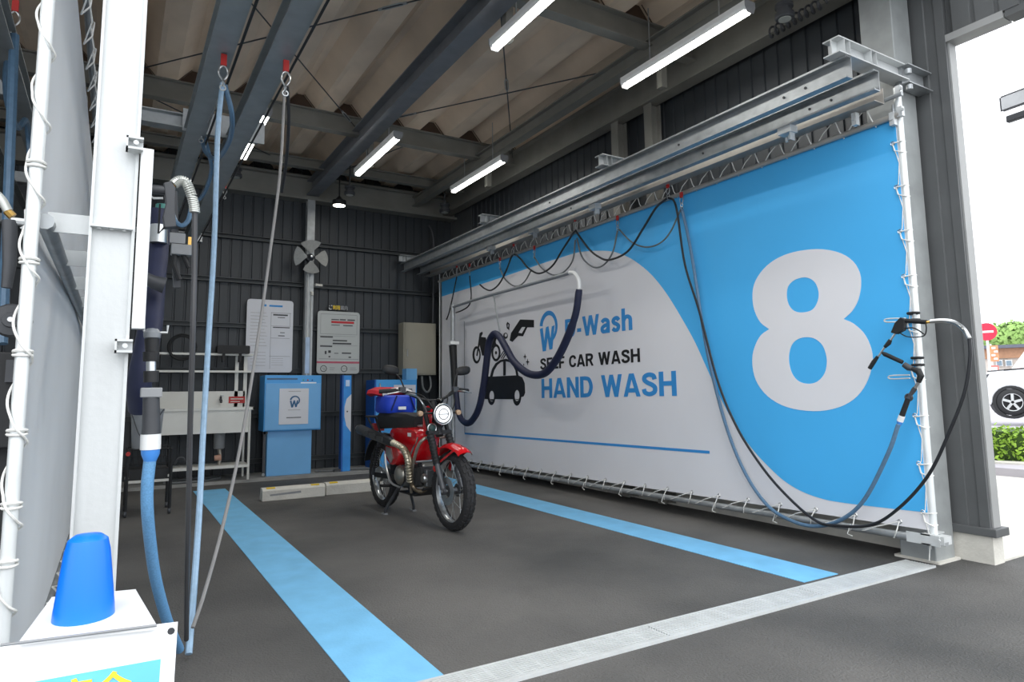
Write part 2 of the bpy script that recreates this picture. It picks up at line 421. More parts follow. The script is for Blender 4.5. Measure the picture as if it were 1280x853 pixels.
# dark triangular end closers above each cross beam
TF = mat('brown_tie_frame', (84, 66, 54), .8)
for yb in (3.86, 6.87):
    for i in range(14):
        xc = -2.0 + i*.5 + .03
        k = MB()
        k.ext([(-.155, .0), (.155, .0), (.035, .14), (-.035, .14)], (xc, yb-.005, 4.02), (1, 0, 0), (0, 0, 1), (0, .012, 0))
        k.bar((xc-.15, yb-.03, 4.03), (xc-.04, yb-.03, 4.16), .008); k.bar((xc+.15, yb-.03, 4.03), (xc+.04, yb-.03, 4.16), .008)
        part(k, 'tie_frame', TF, rf)
def hbeam(k, axis, c, lo, hi, w, h, t=.012):
    """H section along axis centred on c (other coords)"""
    a, z = c
    pf = [(a-w/2, z-h/2), (a+w/2, z-h/2), (a+w/2, z-h/2+t), (a+t/2, z-h/2+t), (a+t/2, z+h/2-t), (a+w/2, z+h/2-t), (a+w/2, z+h/2), (a-w/2, z+h/2), (a-w/2, z+h/2-t), (a-t/2, z+h/2-t), (a-t/2, z-h/2+t), (a-w/2, z-h/2+t)]
    return k.prof(pf, axis, lo, hi)
def beam(axis, c, lo, hi, w, h, m=PRIMER):
    return solo(hbeam(MB(), axis, c, lo, hi, w, h), 'roof_beam', m, kind='structure')
for yb in (3.86, 6.87, 8.3):
    solo(hbeam(MB(), 'x', (yb, 3.92), -6.2, 4.22, .1, .2 if yb < 8 else .12), 'roof_beam', PRIMER, kind='structure')
beam('y', (2.17, 3.78), 1.9, 8.9, .16, .2, mat('blue_grey_beam_paint', (120, 123, 128), .55, .1))
beam('y', (3.66, 3.80), 1.9, 8.9, .10, .14)
beam('y', (-.12, 3.78), 1.9, 8.9, .16, .2)
solo(MB().box(4.1, 4.24, 1.9, 8.95, 3.66, 3.68).box(4.16, 4.19, 1.9, 8.95, 3.68, 3.96).box(4.1, 4.24, 1.9, 8.95, 3.96, 3.98), 'roof_beam', PRIMER, kind='structure')
solo(MB().box(-6.2, 4.3, 1.75, 1.9, 3.6, 4.05), 'front_fascia', PRIMER, kind='structure')
# small struts that carry the light rails
k = MB()
for x in (2.17, 3.66):
    for y in (3.86, 6.87): k.box(x+.10, x+.16, y-.03, y+.03, 3.5, 3.95)
solo(k, 'strut', PRIMER, kind='structure')
# brace rods with turnbuckles
def brace(a, b, f):
    a = V(a); b = V(b); t = thing('brace_rod', None, None, a, kind='structure')
    part(MB().tube([a, b], .006, 6), 'rod', DGREY, t)
    c = a.lerp(b, f); d = (b-a).normalized(); k = MB(); s = d.cross(V((0, 0, 1))).normalized()*.014
    k.tube([c-d*.11, c-d*.08+s, c+d*.08+s, c+d*.11], .005, 6); k.tube([c-d*.11, c-d*.08-s, c+d*.08-s, c+d*.11], .005, 6)
    k.lathe([(.011, 0), (.011, .03)], c-d*.125, d, 8); k.lathe([(.011, 0), (.011, .03)], c+d*.095, d, 8)
    part(k, 'turnbuckle', GALV, t)
brace((-.1, 6.8, 3.96), (2.1, 3.9, 3.9), .80)
brace((-.1, 3.9, 3.96), (2.1, 6.8, 3.9), .93)
brace((2.25, 3.9, 3.96), (4.1, 6.8, 3.9), .45)
brace((2.25, 6.8, 3.96), (4.1, 3.9, 3.9), .15)
brace((2.25, 8.8, 3.9), (2.9, 7.0, 3.95), .5)
brace((-.1, 7.0, 3.96), (2.0, 8.7, 3.95), .5)

# right wall studs
ws = MB()
for y in (4.9, 4.42):
    hs = MB().prof([(4.14, y-.05), (4.15, y-.05), (4.15, y-.006), (4.25, y-.006), (4.25, y-.05), (4.26, y-.05), (4.26, y+.05), (4.25, y+.05), (4.25, y+.006), (4.15, y+.006), (4.15, y+.05), (4.14, y+.05)], 'z', .02, 3.66)
    solo(hs, 'wall_stud', PRIMER, kind='structure')

# ------------------------------------------------------------------ columns
col = thing('steel_column', 'thick galvanised steel column at the front end of the big banner', 'column', (4.17, 2.23, 0))
k = MB().box(4.07, 4.275, 2.125, 2.33, 0, 4.0)
part(k, 'shaft', mat('weathered_galvanised', (158, 162, 162), .5, .2, .09, 6, .05, 40), col, bw=.006)
part(MB().rbox(4.05, 4.29, 2.10, 2.36, 0, .012, .01, 'z'), 'base_grout', CONC, col)

lc = thing('steel_column', 'tall white galvanised channel column at the left, in front of the grey sheet', 'column', (-.025, 2.15, 0))
k = MB()  # H section, web facing the camera
k.prof([(-.083, 2.10), (-.076, 2.10), (-.076, 2.115), (.018, 2.115), (.018, 2.10), (.026, 2.10), (.026, 2.2), (.018, 2.2), (.018, 2.122), (-.076, 2.122), (-.076, 2.2), (-.083, 2.2)], 'z', 0, 3.9)
part(k, 'shaft', GALVB, lc)
part(MB().box(-.12, .07, 2.05, 2.25, 0, .012), 'base_plate', GALVB, lc)
k = MB(); a = Y(170, 412, 2.12); b = Y(188, 192, 2.12)
k.rbox(.03, .062, 2.08, 2.125, a.z, b.z, .004, 'z'); part(k, 'cable_cover', mat('clean_white', (240, 241, 240), .4), lc)
for u, v in ((168, 181), (154, 433)):
    p = Y(u, v, 2.08); k = MB().box(p.x-.02, p.x+.022, 2.06, 2.10, p.z-.018, p.z-.012).box(p.x-.02, p.x+.022, 2.06, 2.10, p.z+.012, p.z+.018).box(p.x-.02, p.x-.015, 2.06, 2.10, p.z-.018, p.z+.018)
    k.lathe([(.007, 0), (.007, .008)], (p.x+.004, 2.065, p.z), (0, -1, 0), 8).box(p.x-.02, p.x+.022, 2.088, 2.10, p.z-.012, p.z+.012)
    part(k, 'clamp', GALVB, lc)
p = Y(135, 284, 2.11)
k = MB().box(-.08, .02, 2.085, 2.115, p.z-.006, p.z)
for x in (-.06, -.03, 0): k.lathe([(.006, 0), (.006, .004)], (x, 2.10, p.z-.006), (0, 0, -1), 8)
part(k, 'stiffener', GALVB, lc)

bc = thing('steel_column', 'slim pale galvanised column on the back wall behind the fan', 'column', (2.14, 8.83, 0))
part(MB().prof([(2.09, 8.78), (2.19, 8.78), (2.19, 8.79), (2.145, 8.79), (2.145, 8.87), (2.19, 8.87), (2.19, 8.88), (2.09, 8.88), (2.09, 8.87), (2.135, 8.87), (2.135, 8.79), (2.09, 8.79)], 'z', .035, 3.6), 'shaft', GALV, bc)
part(MB().tube([(2.115, 8.765, .04), (2.115, 8.765, 2.7)], .014).tube([(2.165, 8.765, .04), (2.165, 8.765, 2.3)], .012), 'conduit', GALVB, bc)
part(MB().box(2.095, 2.15, 8.745, 8.75, 1.28, 1.75), 'label_strip', mat('pale_blue_label', (178, 200, 226), .5), bc)
cc = thing('steel_column', 'grey steel column in the back right corner beside the beige electric box', 'column', (4.04, 8.6, 0))
part(MB().box(3.965, 4.10, 8.54, 8.66, .035, 2.66), 'shaft', GALV, cc, bw=.004)
k = MB()
for z in (1.25, 1.75, 2.15): k.lathe([(.012, 0), (.012, .012)], (4.03, 8.54, z), (0, -1, 0), 8)
part(k, 'bolt', GALVB, cc)
# ================================================================== RIGHT BANNER
BX = 3.95
bn = thing('banner', 'huge blue and white vinyl banner reading 8 and HAND WASH along the right wall', 'banner', (BX, 5.3, .12))
def pan(k, pts, x, d=.002, holes=()):
    """polygon given by points on the banner plane"""
    f = lambda q: (-(X(q[0], q[1], x).y), X(q[0], q[1], x).z)
    return k.ext([f(q) for q in pts], (x, 0, 0), (0, -1, 0), (0, 0, 1), (-d, 0, 0), [[f(q) for q in h] for h in holes])
zb = lambda y: .205-.0139*(y-2.09)
part(MB().ext([(-8.56, zb(8.56)), (-2.09, zb(2.09)), (-2.09, 2.61), (-8.56, 2.61)], (BX, 0, 0), (0, -1, 0), (0, 0, 1), (.004, 0, 0)), 'sheet', PRINTW, bn)
blue = [(0, 0)]*0
low = crc([(548.8, 372), (600, 356), (640, 342.5), (680, 328.8), (700, 322.5), (723.4, 315.5), (745, 313.6), (765, 314.5), (781, 319.5), (796, 328), (815, 344), (834, 368), (853, 399), (869, 428), (884, 461), (899.4, 494.6), (915, 524), (931.4, 549.4), (947, 569), (963.4, 586), (980, 601), (1000, 613.4), (1022, 622), (1045.7, 627.5), (1096, 634), (1159.5, 641)], 1)
lw = [(X(q.x, q.y, BX)) for q in cr([(p.x, p.y, 0) for p in low], 4)]
poly = [(-p.y, p.z) for p in lw]
poly[0] = (-8.56, poly[0][1]); poly[-1] = (-2.09, poly[-1][1])
poly += [(-2.09, 2.61), (-8.56, 2.61)]
k = MB().ext(poly, (BX, 0, 0), (0, -1, 0), (0, 0, 1), (-.002, 0, 0)); part(k, 'blue_field', PRINTB, bn, label='blue printed field with a white swoosh below')
# the numeral 8
def px8(l): return [(930+a/3.878, 300+b/3.878) for a, b in l]
out8 = px8([(385, 46), (470, 65), (530, 105), (562, 160), (568, 220), (555, 290), (525, 345), (488, 380), (488, 386), (530, 405), (580, 450), (612, 510), (625, 575), (612, 650), (580, 720), (530, 775), (460, 812), (370, 830), (270, 825), (185, 802), (115, 758), (68, 700), (45, 635), (42, 560), (60, 500), (85, 460), (118, 436), (118, 430), (80, 400), (52, 345), (42, 285), (48, 220), (80, 160), (130, 110), (200, 72), (290, 50)])
h1 = px8([(290, 182), (325, 190), (350, 215), (363, 260), (355, 305), (330, 340), (285, 352), (245, 345), (218, 315), (208, 270), (215, 225), (245, 195)])
h2 = px8([(305, 472), (345, 480), (380, 510), (398, 555), (402, 600), (390, 650), (355, 688), (310, 698), (265, 685), (235, 650), (220, 600), (220, 550), (235, 505), (265, 480)])
f2 = lambda l, n: [(q.x, q.y) for q in crc(l, n)]
k = pan(MB(), f2(out8, 3), BX-.0022, .0015, [f2(h1, 4), f2(h2, 4)]); part(k, 'numeral', PRINTW, bn, label='large white numeral 8')
# lettering (u runs toward the camera, v up)
U_, V_ = (0, -1, 0), (0, 0, 1)
xt = BX-.001
block_text('HAND WASH', (xt, 6.006, .936), (0, -1, .010), V_, 2.012, .205, PRINTD, 'lettering', bn, label='blue words HAND WASH')
block_text('SELF CAR WASH', (xt, 6.023, 1.240), (0, -1, .008), V_, 1.60, .122, PRINTK, 'lettering', bn, label='black words SELF CAR WASH')
block_text('D-Wash', (xt, 5.545, 1.545), (0, -1, 0), V_, 1.035, .195, PRINTD, 'lettering', bn, label='blue words D-Wash')
# logo: W in a hooked ring
def arcstrip(cx, cy, r, w, a0, a1, sx=1, sy=1, n=20, taper=0):
    o = []; i = []
    for j in range(n+1):
        t = a0+(a1-a0)*j/n; ww = w*(1-taper*j/n)
        o.append((cx+(r+ww/2)*math.cos(t)*sx, cy+(r+ww/2)*math.sin(t)*sy)); i.append((cx+(r-ww/2)*math.cos(t)*sx, cy+(r-ww/2)*math.sin(t)*sy))
    return o+i[::-1]
def logo(parent, p0, u, v, s, m1, m2, th=.002):
    """w-in-ring emblem of height s, lower-left corner at p0"""
    n = V(u).normalized().cross(V(v)).normalized()
    k = MB().ext([(a*s, b*s) for a, b in arcstrip(.50, .60, .35, .13, math.radians(172), math.radians(-68), 1.08, 1.02, 26, .35)], V(p0), u, v, n*th)
    part(k, 'logo_ring', m1, parent)
    w = [(.06, .58), (.20, .60), (.27, .24), (.37, .60), (.49, .62), (.58, .28), (.66, .60), (.79, .62), (.66, .03), (.52, .02), (.44, .34), (.34, 0), (.19, -.01)]
    k = MB().ext([(a*s, b*s) for a, b in w], V(p0), u, v, n*(th*1.5))
    part(k, 'logo_letter', m2, parent)
q = X(674, 438, BX)
logo(bn, (xt, 6.04, 1.44), (0, -.92, 0), V_, .42, PRINTD, PRINTD, .0018)
# underline, thin panel line
a = X(581, 542, BX); b = X(887, 565.5, BX)
k = MB().ext([(-a.y, a.z-.012), (-b.y, b.z-.012), (-b.y, b.z+.010), (-a.y, a.z+.010)], (BX, 0, 0), (0, -1, 0), (0, 0, 1), (-.0018, 0, 0)); part(k, 'underline', PRINTD, bn)
k = MB().box(BX-.0018, BX, a.y-.006, a.y+.006, a.z, 1.95); part(k, 'panel_line', INKG, bn)
# pictogram: motorcycle, spray gun, car, sparkles   (crop 580..740 x 370..520, scale 5.69)
g = lambda l: [(580+p/5.69, 370+r/5.69) for p, r in l]
def circ(cx, cy, rx, ry, n=18, rot=0): return [(cx+rx*math.cos(2*PI*i/n), cy+ry*math.sin(2*PI*i/n)) for i in range(n)]
pc = MB()
pan(pc, g([(130, 570), (195, 575), (385, 565), (415, 580), (432, 620), (435, 690), (425, 715), (405, 722), (390, 735), (150, 735), (130, 700)]), xt, .002, [g(circ(200, 712, 20, 36)), g(circ(378, 705, 23, 36))])
pan(pc, g(circ(196, 718, 27, 60)), xt, .0026, [g(circ(198, 714, 17, 38))])
pan(pc, g(circ(377, 716, 30, 66)), xt, .0026, [g(circ(378, 710, 18, 40))])
dome = [(185, 575), (200, 520), (225, 480), (260, 455), (300, 448), (335, 458), (362, 490), (382, 530), (388, 572)]
dome2 = [(372, 565), (366, 530), (348, 495), (325, 472), (297, 466), (297, 566), (280, 568), (280, 468), (262, 472), (238, 492), (215, 530), (203, 575)]
pan(pc, g(dome+dome2), xt, .002)
# gun
pan(pc, g([(400, 168), (498, 172), (498, 225), (450, 225), (420, 288), (385, 284), (345, 328), (325, 318), (335, 265)]), xt, .002, [g([(412, 222), (438, 222), (412, 268), (388, 262)])])
# motorcycle
pan(pc, g(circ(90, 420, 29, 62)), xt, .002, [g(circ(92, 420, 18, 44))])
pan(pc, g(circ(228, 405, 32, 62)), xt, .002, [g(circ(228, 405, 20, 44))])
pan(pc, g([(88, 425), (100, 350), (112, 265), (130, 255), (134, 268), (122, 292), (155, 296), (160, 316), (195, 318), (212, 276), (240, 276), (225, 330), (232, 350), (215, 372), (200, 368), (190, 430), (130, 425), (112, 350), (104, 385), (96, 430)]), xt, .0022)
pan(pc, g(circ(228, 405, 7, 12)), xt, .002)
for s_ in ((262, 445, 290, 400), (275, 448, 302, 402), (250, 440, 280, 392)): pan(pc, g([(s_[0], s_[1]), (s_[2], s_[3]), (s_[2]+5, s_[3]+3), (s_[0]+5, s_[1]+3)]), xt, .002)
pan(pc, g([(310, 185), (325, 200), (322, 245), (305, 230), (302, 200)]), xt, .002, [g([(312, 200), (318, 205), (316, 225), (310, 218)])])
pan(pc, g(circ(296, 284, 16, 22)), xt, .002, [g(circ(298, 280, 9, 12))])
for cx, cy, r in ((434, 433, 17), (453, 470, 18), (425, 490, 8)):
    pan(pc, g([(cx+(r if j % 2 == 0 else r*.32)*math.cos(j*PI/4)*.75, cy+(r if j % 2 == 0 else r*.32)*math.sin(j*PI/4)*1.25) for j in range(8)]), xt, .002)
part(pc, 'pictogram', PRINTK, bn, label='black printed motorcycle, spray gun and car')
# hem, eyelets, lacing
ey = MB()
for i in range(24): ey.torus((BX-.003, 2.25+i*.27, zb(2.25+i*.27)+.025), (1, 0, 0), .012, .003, 8, 4)
for i in range(9): ey.torus((BX-.003, 2.115, .3+i*.27), (1, 0, 0), .012, .003, 8, 4)
part(ey, 'eyelets', SILVER, bn, kind='stuff')
k = MB()
for i in range(24):
    y = 2.25+i*.27; z = zb(y)+.025; dz = z-.14; jj = random.uniform(-.02, .02)
    k.tube([(BX-.008, y, z), (BX-.04, y+.01+jj, .085+dz), (BX-.02, y+.03, .045+dz), (BX+.01, y+.08, .06+dz)], .0035, 5)
    k.tube([(BX-.008, y, z), (BX-.035, y+.12+jj, .10+dz), (BX-.03, y+.2, .06+dz), (BX-.01, y+.26, .05+dz)], .0035, 5)
    if i % 2: k.tube([(BX-.04, y+.01, .09+dz), (BX-.05, y+.03, .03+dz), (BX-.045, y+.0, .02+dz)], .003, 5)
part(k, 'lacing_cord', ROPE, bn, label='white lacing along the bottom edge', kind='stuff')
uy = X(1145, 400, BX+.02).y
k = MB()
for i in range(9):
    z = .3+i*.27
    k.tube([(BX-.006, 2.115, z), (BX-.015, uy+.025, z-.05), (BX-.005, uy-.015, z-.07), (BX+.035, uy-.018, z-.065)], .0038, 5)
    k.tube([(BX-.006, 2.115, z), (BX-.015, uy+.02, z-.004), (BX-.004, uy-.012, z+.0), (BX+.03, uy-.02, z)], .0038, 5)
    k.tube([(BX-.004, 2.115, z), (BX-.004, 2.085, z-.13), (BX-.004, 2.1, z-.26)], .003, 5)
part(k, 'lacing_cord', ROPE, bn, label='white lacing along the near upright edge', kind='stuff')
k = MB()
n = 30
for i in range(n):
    y = 2.2+i*.21; z = 2.61
    k.tube([(BX-.012, y, z-.02), (BX-.045, y+.01, z+.03), (BX-.05, y+.03, z+.10), (BX-.02, y+.06, z+.115)], .0038, 5)
    k.tube([(BX-.02, y+.06, z+.115), (BX-.045, y+.12, z+.05), (BX-.02, y+.19, z+.0)], .0034, 5)
part(k, 'lacing_cord', ROPE, bn, label='white lacing along the top edge', kind='stuff')

# frame of pipes the banner is laced to
bf = thing('pipe_scaffold', 'galvanised pipe frame the blue 8 banner is laced to', 'frame', (BX, 5.3, .04))
part(MB().tube([(BX-.005, 2.0, .155), (BX-.005, 8.6, .065)], .022, 12), 'bottom_pipe', GALV, bf)
uy = X(1145, 400, BX+.02).y
part(MB().tube([(BX+.02, uy, .14), (BX+.02, uy, 2.80)], .021, 14), 'upright_pipe', mat('bright_white_pipe', (232, 236, 236), .35, .3, .04, 8), bf)
part(MB().tube([(BX+.01, 2.10, .1), (BX+.01, 2.10, 2.7)], .010, 8), 'upright_rod', GALV, bf)
part(MB().tube([(BX-.02, 2.05, 2.615), (BX-.02, 8.62, 2.60)], .018, 10), 'hem_pipe', mat('warm_grey_pipe', (176, 172, 166), .4, .3, .05, 10), bf)
part(MB().tube([(BX-.035, 2.02, 2.73), (BX-.035, 8.7, 2.715)], .014, 8), 'lacing_pipe', GALV, bf)
for z in (.165, 2.63, 2.76):
    k = MB().box(BX-.03, BX+.05, 2.0, 2.05, z-.025, z+.02) if z < 1 else MB().box(BX-.035, BX-.005, 2.03, 2.06, z-.03, z+.03)
    k.lathe([(.009, 0), (.009, .01)], (BX-.04, 2.02, z), (-1, 0, 0), 8); part(k, 'pipe_clamp', GALVB, bf)
part(MB().box(BX-.035, 4.07, 2.07, 2.12, .13, .137).box(BX-.035, 4.07, 2.07, 2.12, .18, .187).box(BX-.035, BX-.03, 2.02, 2.2, .13, .187), 'foot_bracket', GALVB, bf)
for y in (8.45,):
    part(MB().tube([(BX-.03, y+.12, .05), (BX-.03, y+.12, 2.72)], .007, 6), 'far_rod', GALVB, bf)

# overhead hose rack: two C channels on short beams
rk = thing('hose_rack', 'galvanised overhead rack of two long channels above the blue banner', 'rack', (3.6, 5.3, 2.7))
def cch(x, z0, z1, w, t=.005):
    return [(x, z0), (x, z1), (x-w, z1), (x-w, z1-.012), (x-w+t, z1-.012), (x-w+t, z1-t), (x-t, z1-t), (x-t, z0+t), (x-w+t, z0+t), (x-w+t, z0+.012), (x-w, z0+.012), (x-w, z0)]
part(MB().prof(cch(3.49, 2.735, 2.865, .055), 'y', 2.06, 8.85), 'channel', GALV, rk)
part(MB().prof(cch(3.74, 2.715, 2.838, .055), 'y', 2.05, 8.85), 'channel', GALV, rk)
part(MB().prof([(3.80, 2.70), (3.90, 2.70), (3.90, 2.80), (3.895, 2.80), (3.895, 2.705), (3.80, 2.705)], 'y', 2.12, 8.85), 'lower_angle', mat('warm_grey_pipe', (176, 172, 166)), rk)
for y in (2.10, 4.2, 6.3, 8.75):
    k = MB().prof([(y-.05, 2.865), (y+.05, 2.865), (y+.05, 2.872), (y+.004, 2.872), (y+.004, 2.953), (y+.05, 2.953), (y+.05, 2.96), (y-.05, 2.96), (y-.05, 2.953), (y-.004, 2.953), (y-.004, 2.872), (y-.05, 2.872)], 'x', 3.37, 4.07)
    for x in (3.42, 3.47, 3.68, 3.73): k.box(x, x+.003, y-.05, y+.05, 2.87, 2.955)
    part(k, 'cross_beam', GALVB if y < 3 else GALV, rk)
k = MB().box(4.03, 4.295, 2.03, 2.12, 2.95, 2.957).box(4.03, 4.295, 2.03, 2.12, 2.835, 2.842).box(4.04, 4.29, 2.08, 2.12, 2.842, 2.95)
k.lathe([(.02, 0), (.02, .03)], (4.06, 2.05, 2.80), (0, 0, 1), 10).lathe([(.02, 0), (.02, .03)], (4.06, 2.05, 2.90), (0, 0, 1), 10)
part(k, 'column_clamp', GALV, rk)
for u, v in ((985, 148), (745, 250), (615, 303), (668, 268)):
    p = X(u, v, 3.74); k = MB().box(3.69, 3.76, p.y-.05, p.y+.05, 2.62+.05, 2.715).box(3.70, 3.75, p.y-.035, p.y-.03, 2.62, 2.68)
    k.lathe([(.010, 0), (.010, .03)], (3.715, p.y-.02, 2.655), (0, 0, -1), 8).lathe([(.010, 0), (.010, .03)], (3.74, p.y+.02, 2.655), (0, 0, -1), 8)
    part(k, 'bolted_clip', GALVB if u > 700 else GALV, rk)
k = MB()
for y in (2.35, 2.5, 3.4, 5.1): k.lathe([(.008, 0), (.008, .008)], (3.485, y, 2.80), (-1, 0, 0), 6).lathe([(.008, 0), (.008, .008)], (3.735, y, 2.78), (-1, 0, 0), 6)
part(k, 'bolts', DGREY, rk, kind='stuff')
for x, z, y in ((3.86, 2.665, 2.28), (3.93, 2.61, 2.09)):
    part(MB().box(x-.02, x+.015, y-.015, y+.015, z-.05, z+.03).lathe([(.012, 0), (.012, .006)], (x-.022, y, z-.01), (-1, 0, 0), 8), 'end_stop', GALVB, rk)

# ------------------------------------------------------------------ festoon hoses
def hose(name, label, pts, r, m, x=None, cat='hose', k=8, n=8, group=None, col_=None):
    P = [X(*p, x if x else p[2]) if len(p) == 2 else X(p[0], p[1], p[2]) for p in pts]
    return solo(MB().tube(cr(P, k), r, n), name, m, label, cat, group)
def carabiner(u, v, x, lab, s=1.0, pl=X):
    p = pl(u, v, x); t = thing('carabiner', lab, 'carabiner', p)
    k = MB()
    k.tube(cr([p+V((0, 0, .045))*s, p+V((0, .016, .03))*s, p+V((0, .018, .0))*s, p+V((0, 0, -.02))*s, p+V((0, -.018, 0))*s, p+V((0, -.016, .03))*s, p+V((0, 0, .045))*s], 4), .0045*s, 6)
    part(k, 'hook', SILVER, t)
    part(MB().cbox(p+V((0, 0, .06))*s, (.018*s, .026*s, .05*s)), 'tape', REDM, t)
    k = MB().torus(p+V((0, 0, -.035))*s, (1, 0, 0), .016*s, .004*s, 12, 5).torus(p+V((0, 0, -.06))*s, (0, 1, 0), .013*s, .004*s, 12, 5)
    part(k, 'chain_ring', SILVER, t)
for i, (u, v, x, l) in enumerate([(835, 240, 3.86, 'red-taped carabiner holding the tall black loop near the middle of the banner top'), (852, 252, 3.88, 'red-taped carabiner where the long grey-blue hose starts its drop'),
    (719, 281, 3.86, 'red-taped carabiner above the white swoosh where two black loops meet'), (772, 280, 3.9, 'carabiner holding the thin grey loop above the white swoosh crest'),
    (642, 312, 3.86, 'red-taped carabiner over the far end of the blue top band'), (668, 316, 3.9, 'carabiner holding the first grey loop over the blue top band'), (625, 330, 3.9, 'small carabiner over the pictogram end of the banner'),
    (571, 338, 3.86, 'farthest carabiner on the rail, by the back right corner'), (587, 337, 3.88, 'second farthest carabiner on the rail, beside the corner one')]):
    carabiner(u, v, x, l, .9)
hx = 3.86
hose('spray_hose', 'black hose swag between the rail carabiners and down the banner to the upper spray gun', [(571, 346), (565, 375), (561, 392), (558, 400)][::1], .009, HOSEK, hx)
hose('spray_hose', 'black hose loop hanging beside the back corner column', [(587, 345), (589, 370), (586, 382), (578, 388), (570, 391)], .009, HOSEK, hx)
hose('spray_hose', 'black hose swag over the pictogram, between the two far carabiners', [(600, 356), (606, 361), (614, 363), (624, 355), (633, 338), (641, 319), (650, 323), (660, 335), (674, 342), (690, 333), (704, 311), (719, 288)], .010, HOSEK, hx)
hose('spray_hose', 'black hose swag drooping over the white swoosh crest', [(719, 288), (735, 310), (748, 321), (762, 325), (785, 314), (805, 284), (820, 260), (835, 247)], .010, HOSEK, hx)
hose('spray_hose', 'long black hose dropping across the banner and looping up to the upper spray gun', [(835, 247), (845, 258), (856, 330), (874, 389), (897, 476), (922, 536), (954, 586), (986, 622.6), (1018, 650), (1040, 657), (1087, 657, 3.83), (1123, 636, 3.8), (1160, 595, 3.75), (1187, 540, 3.74), (1206, 490, 3.74), (1212.6, 449, 3.74), (1212, 424, 3.74)], .009, HOSEK, hx, k=10)
hose('foam_hose', 'thin grey hose loop below the far end of the blue top band', [(625, 336), (632, 350), (644, 358), (655, 353), (664, 338)], .008, HOSEG, 3.9)
hose('foam_hose', 'thin grey hose loop crossing the black swag over the pictogram', [(668, 322), (678, 336), (692, 344), (705, 340), (716, 325), (719, 300)], .008, HOSEG, 3.9)
hose('foam_hose', 'thin grey hose loop behind the black swag at the swoosh crest', [(721, 298), (728, 322), (742, 334), (755, 331), (766, 315), (772, 288)], .008, HOSEG, 3.9)
hose('foam_hose', 'thin grey hose loop on the blue field right of the swoosh crest', [(774, 287), (790, 303), (808, 309), (825, 304), (838, 290), (851, 262)], .007, HOSEG, 3.9)
hose('foam_hose', 'long grey-blue hose dropping across the banner and up to the lower foam gun', [(852, 260), (858, 285), (866.5, 330), (879, 412), (890, 467), (908.6, 535.7), (931, 590.6), (959, 631.7), (991, 652), (1023, 658), (1055, 648, 3.86), (1082, 622.6, 3.84), (1110, 567.7, 3.8), (1123, 531, 3.8)], .012, HOSEB2, 3.89, k=10)

# ------------------------------------------------------------------ spray guns at the near edge
gx = 3.83
def P(u, v, x=gx): return X(u, v, x)
gun = thing('spray_gun', 'black pressure washer gun with trigger, hung highest on the banner edge', 'spray gun', P(1130, 405))
part(MB().tube([P(1132, 401), P(1158, 403)], .013, 10), 'handle', BLACK, gun)
k = MB(); pts = [(1127, 397), (1133, 400), (1131, 413), (1122, 418), (1115, 416), (1120, 404)]
c = [P(*q) for q in pts]; k.add([q+V((-.016, 0, 0)) for q in c]+[q+V((.016, 0, 0)) for q in c], [(0, 1, 2, 3, 4, 5), (11, 10, 9, 8, 7, 6)]+[(i, (i+1) % 6, 6+(i+1) % 6, 6+i) for i in range(6)])
part(k, 'body', BLACK, gun, bw=.003)
part(MB().tube(cr([P(1124, 416), P(1134, 421), P(1148, 421.5), P(1156, 419), P(1158, 411), P(1157, 404)], 5), .0035, 6), 'trigger_guard', BLACK, gun)
part(MB().tube(cr([P(1131, 411), P(1140, 410), P(1148, 413), P(1155, 418)], 5), .004, 6), 'trigger', BLACK, gun)
part(MB().tube([P(1119, 417), P(1113, 426)], .006, 8), 'lance', SILVER, gun); part(MB().tube([P(1106, 434), P(1098, 446)], .006, 8), 'lance_tip', SILVER, gun)
part(MB().tube([P(1113, 425), P(1111, 429), P(1106, 434)], [.010, .014, .010], 8), 'coupling', BLACK, gun)
part(MB().tube([P(1097, 446), P(1092, 453), P(1087, 461)], [.009, .013, .012], 10), 'nozzle', BLACK, gun)
part(MB().tube([P(1158, 403), P(1164, 402.5)], .008, 8), 'fitting', BRASS, gun)
# spring guard of that hose
sg = MB(); ctr = cr([P(1163, 402, 3.83), P(1178, 401, 3.80), P(1192, 403, 3.77), P(1204, 411, 3.75), (P(1212, 424, 3.74))], 12)
sg.tube(ctr, .006, 6)
for i in range(1, len(ctr)-1):
    d = (ctr[i+1]-ctr[i-1]).normalized(); sg.torus(ctr[i], d, .0095, .0028, 10, 4)
part(sg, 'spring_guard', SILVER, gun)
gun2 = thing('foam_gun', 'black foam brush gun with white collar, hung just below the pressure gun', 'spray gun', P(1140, 490))
part(MB().tube([P(1102.5, 441), P(1106, 443), P(1128, 453)], [.007, .013, .012], 10), 'grip', BLACK, gun2)
part(MB().tube([P(1130, 456), P(1136, 460), P(1142, 462)], [.016, .018, .010], 10), 'nozzle_cup', DGREY, gun2)
k = MB().tube([P(1140, 461), P(1148, 464), P(1151, 470), P(1148, 478)], [.012, .019, .018, .013], 10); part(k, 'elbow', BLACK, gun2)
part(MB().tube([P(1148, 478), P(1144, 485)], .009, 8), 'lance', SILVER, gun2)
k = MB().tube([P(1144, 485), P(1142, 488), P(1138, 494), P(1136, 498)], [.011, .013, .010, .014], 10).torus(P(1136, 497), (1, 0, 0), .018, .006, 12, 6); part(k, 'valve', DGREY, gun2)
part(MB().tube([P(1135, 499), P(1127, 521)], [.014, .015], 10), 'lower_grip', BLACK, gun2)
part(MB().tube([P(1127.5, 520), P(1125, 527)], .017, 12), 'collar', WHITE, gun2, label='white collar')
part(MB().tube([P(1125, 527), P(1123.5, 532)], [.016, .012], 12), 'hose_nut', mat('bright_blue_plastic', (70, 140, 220), .4), gun2, label='blue hose nut')
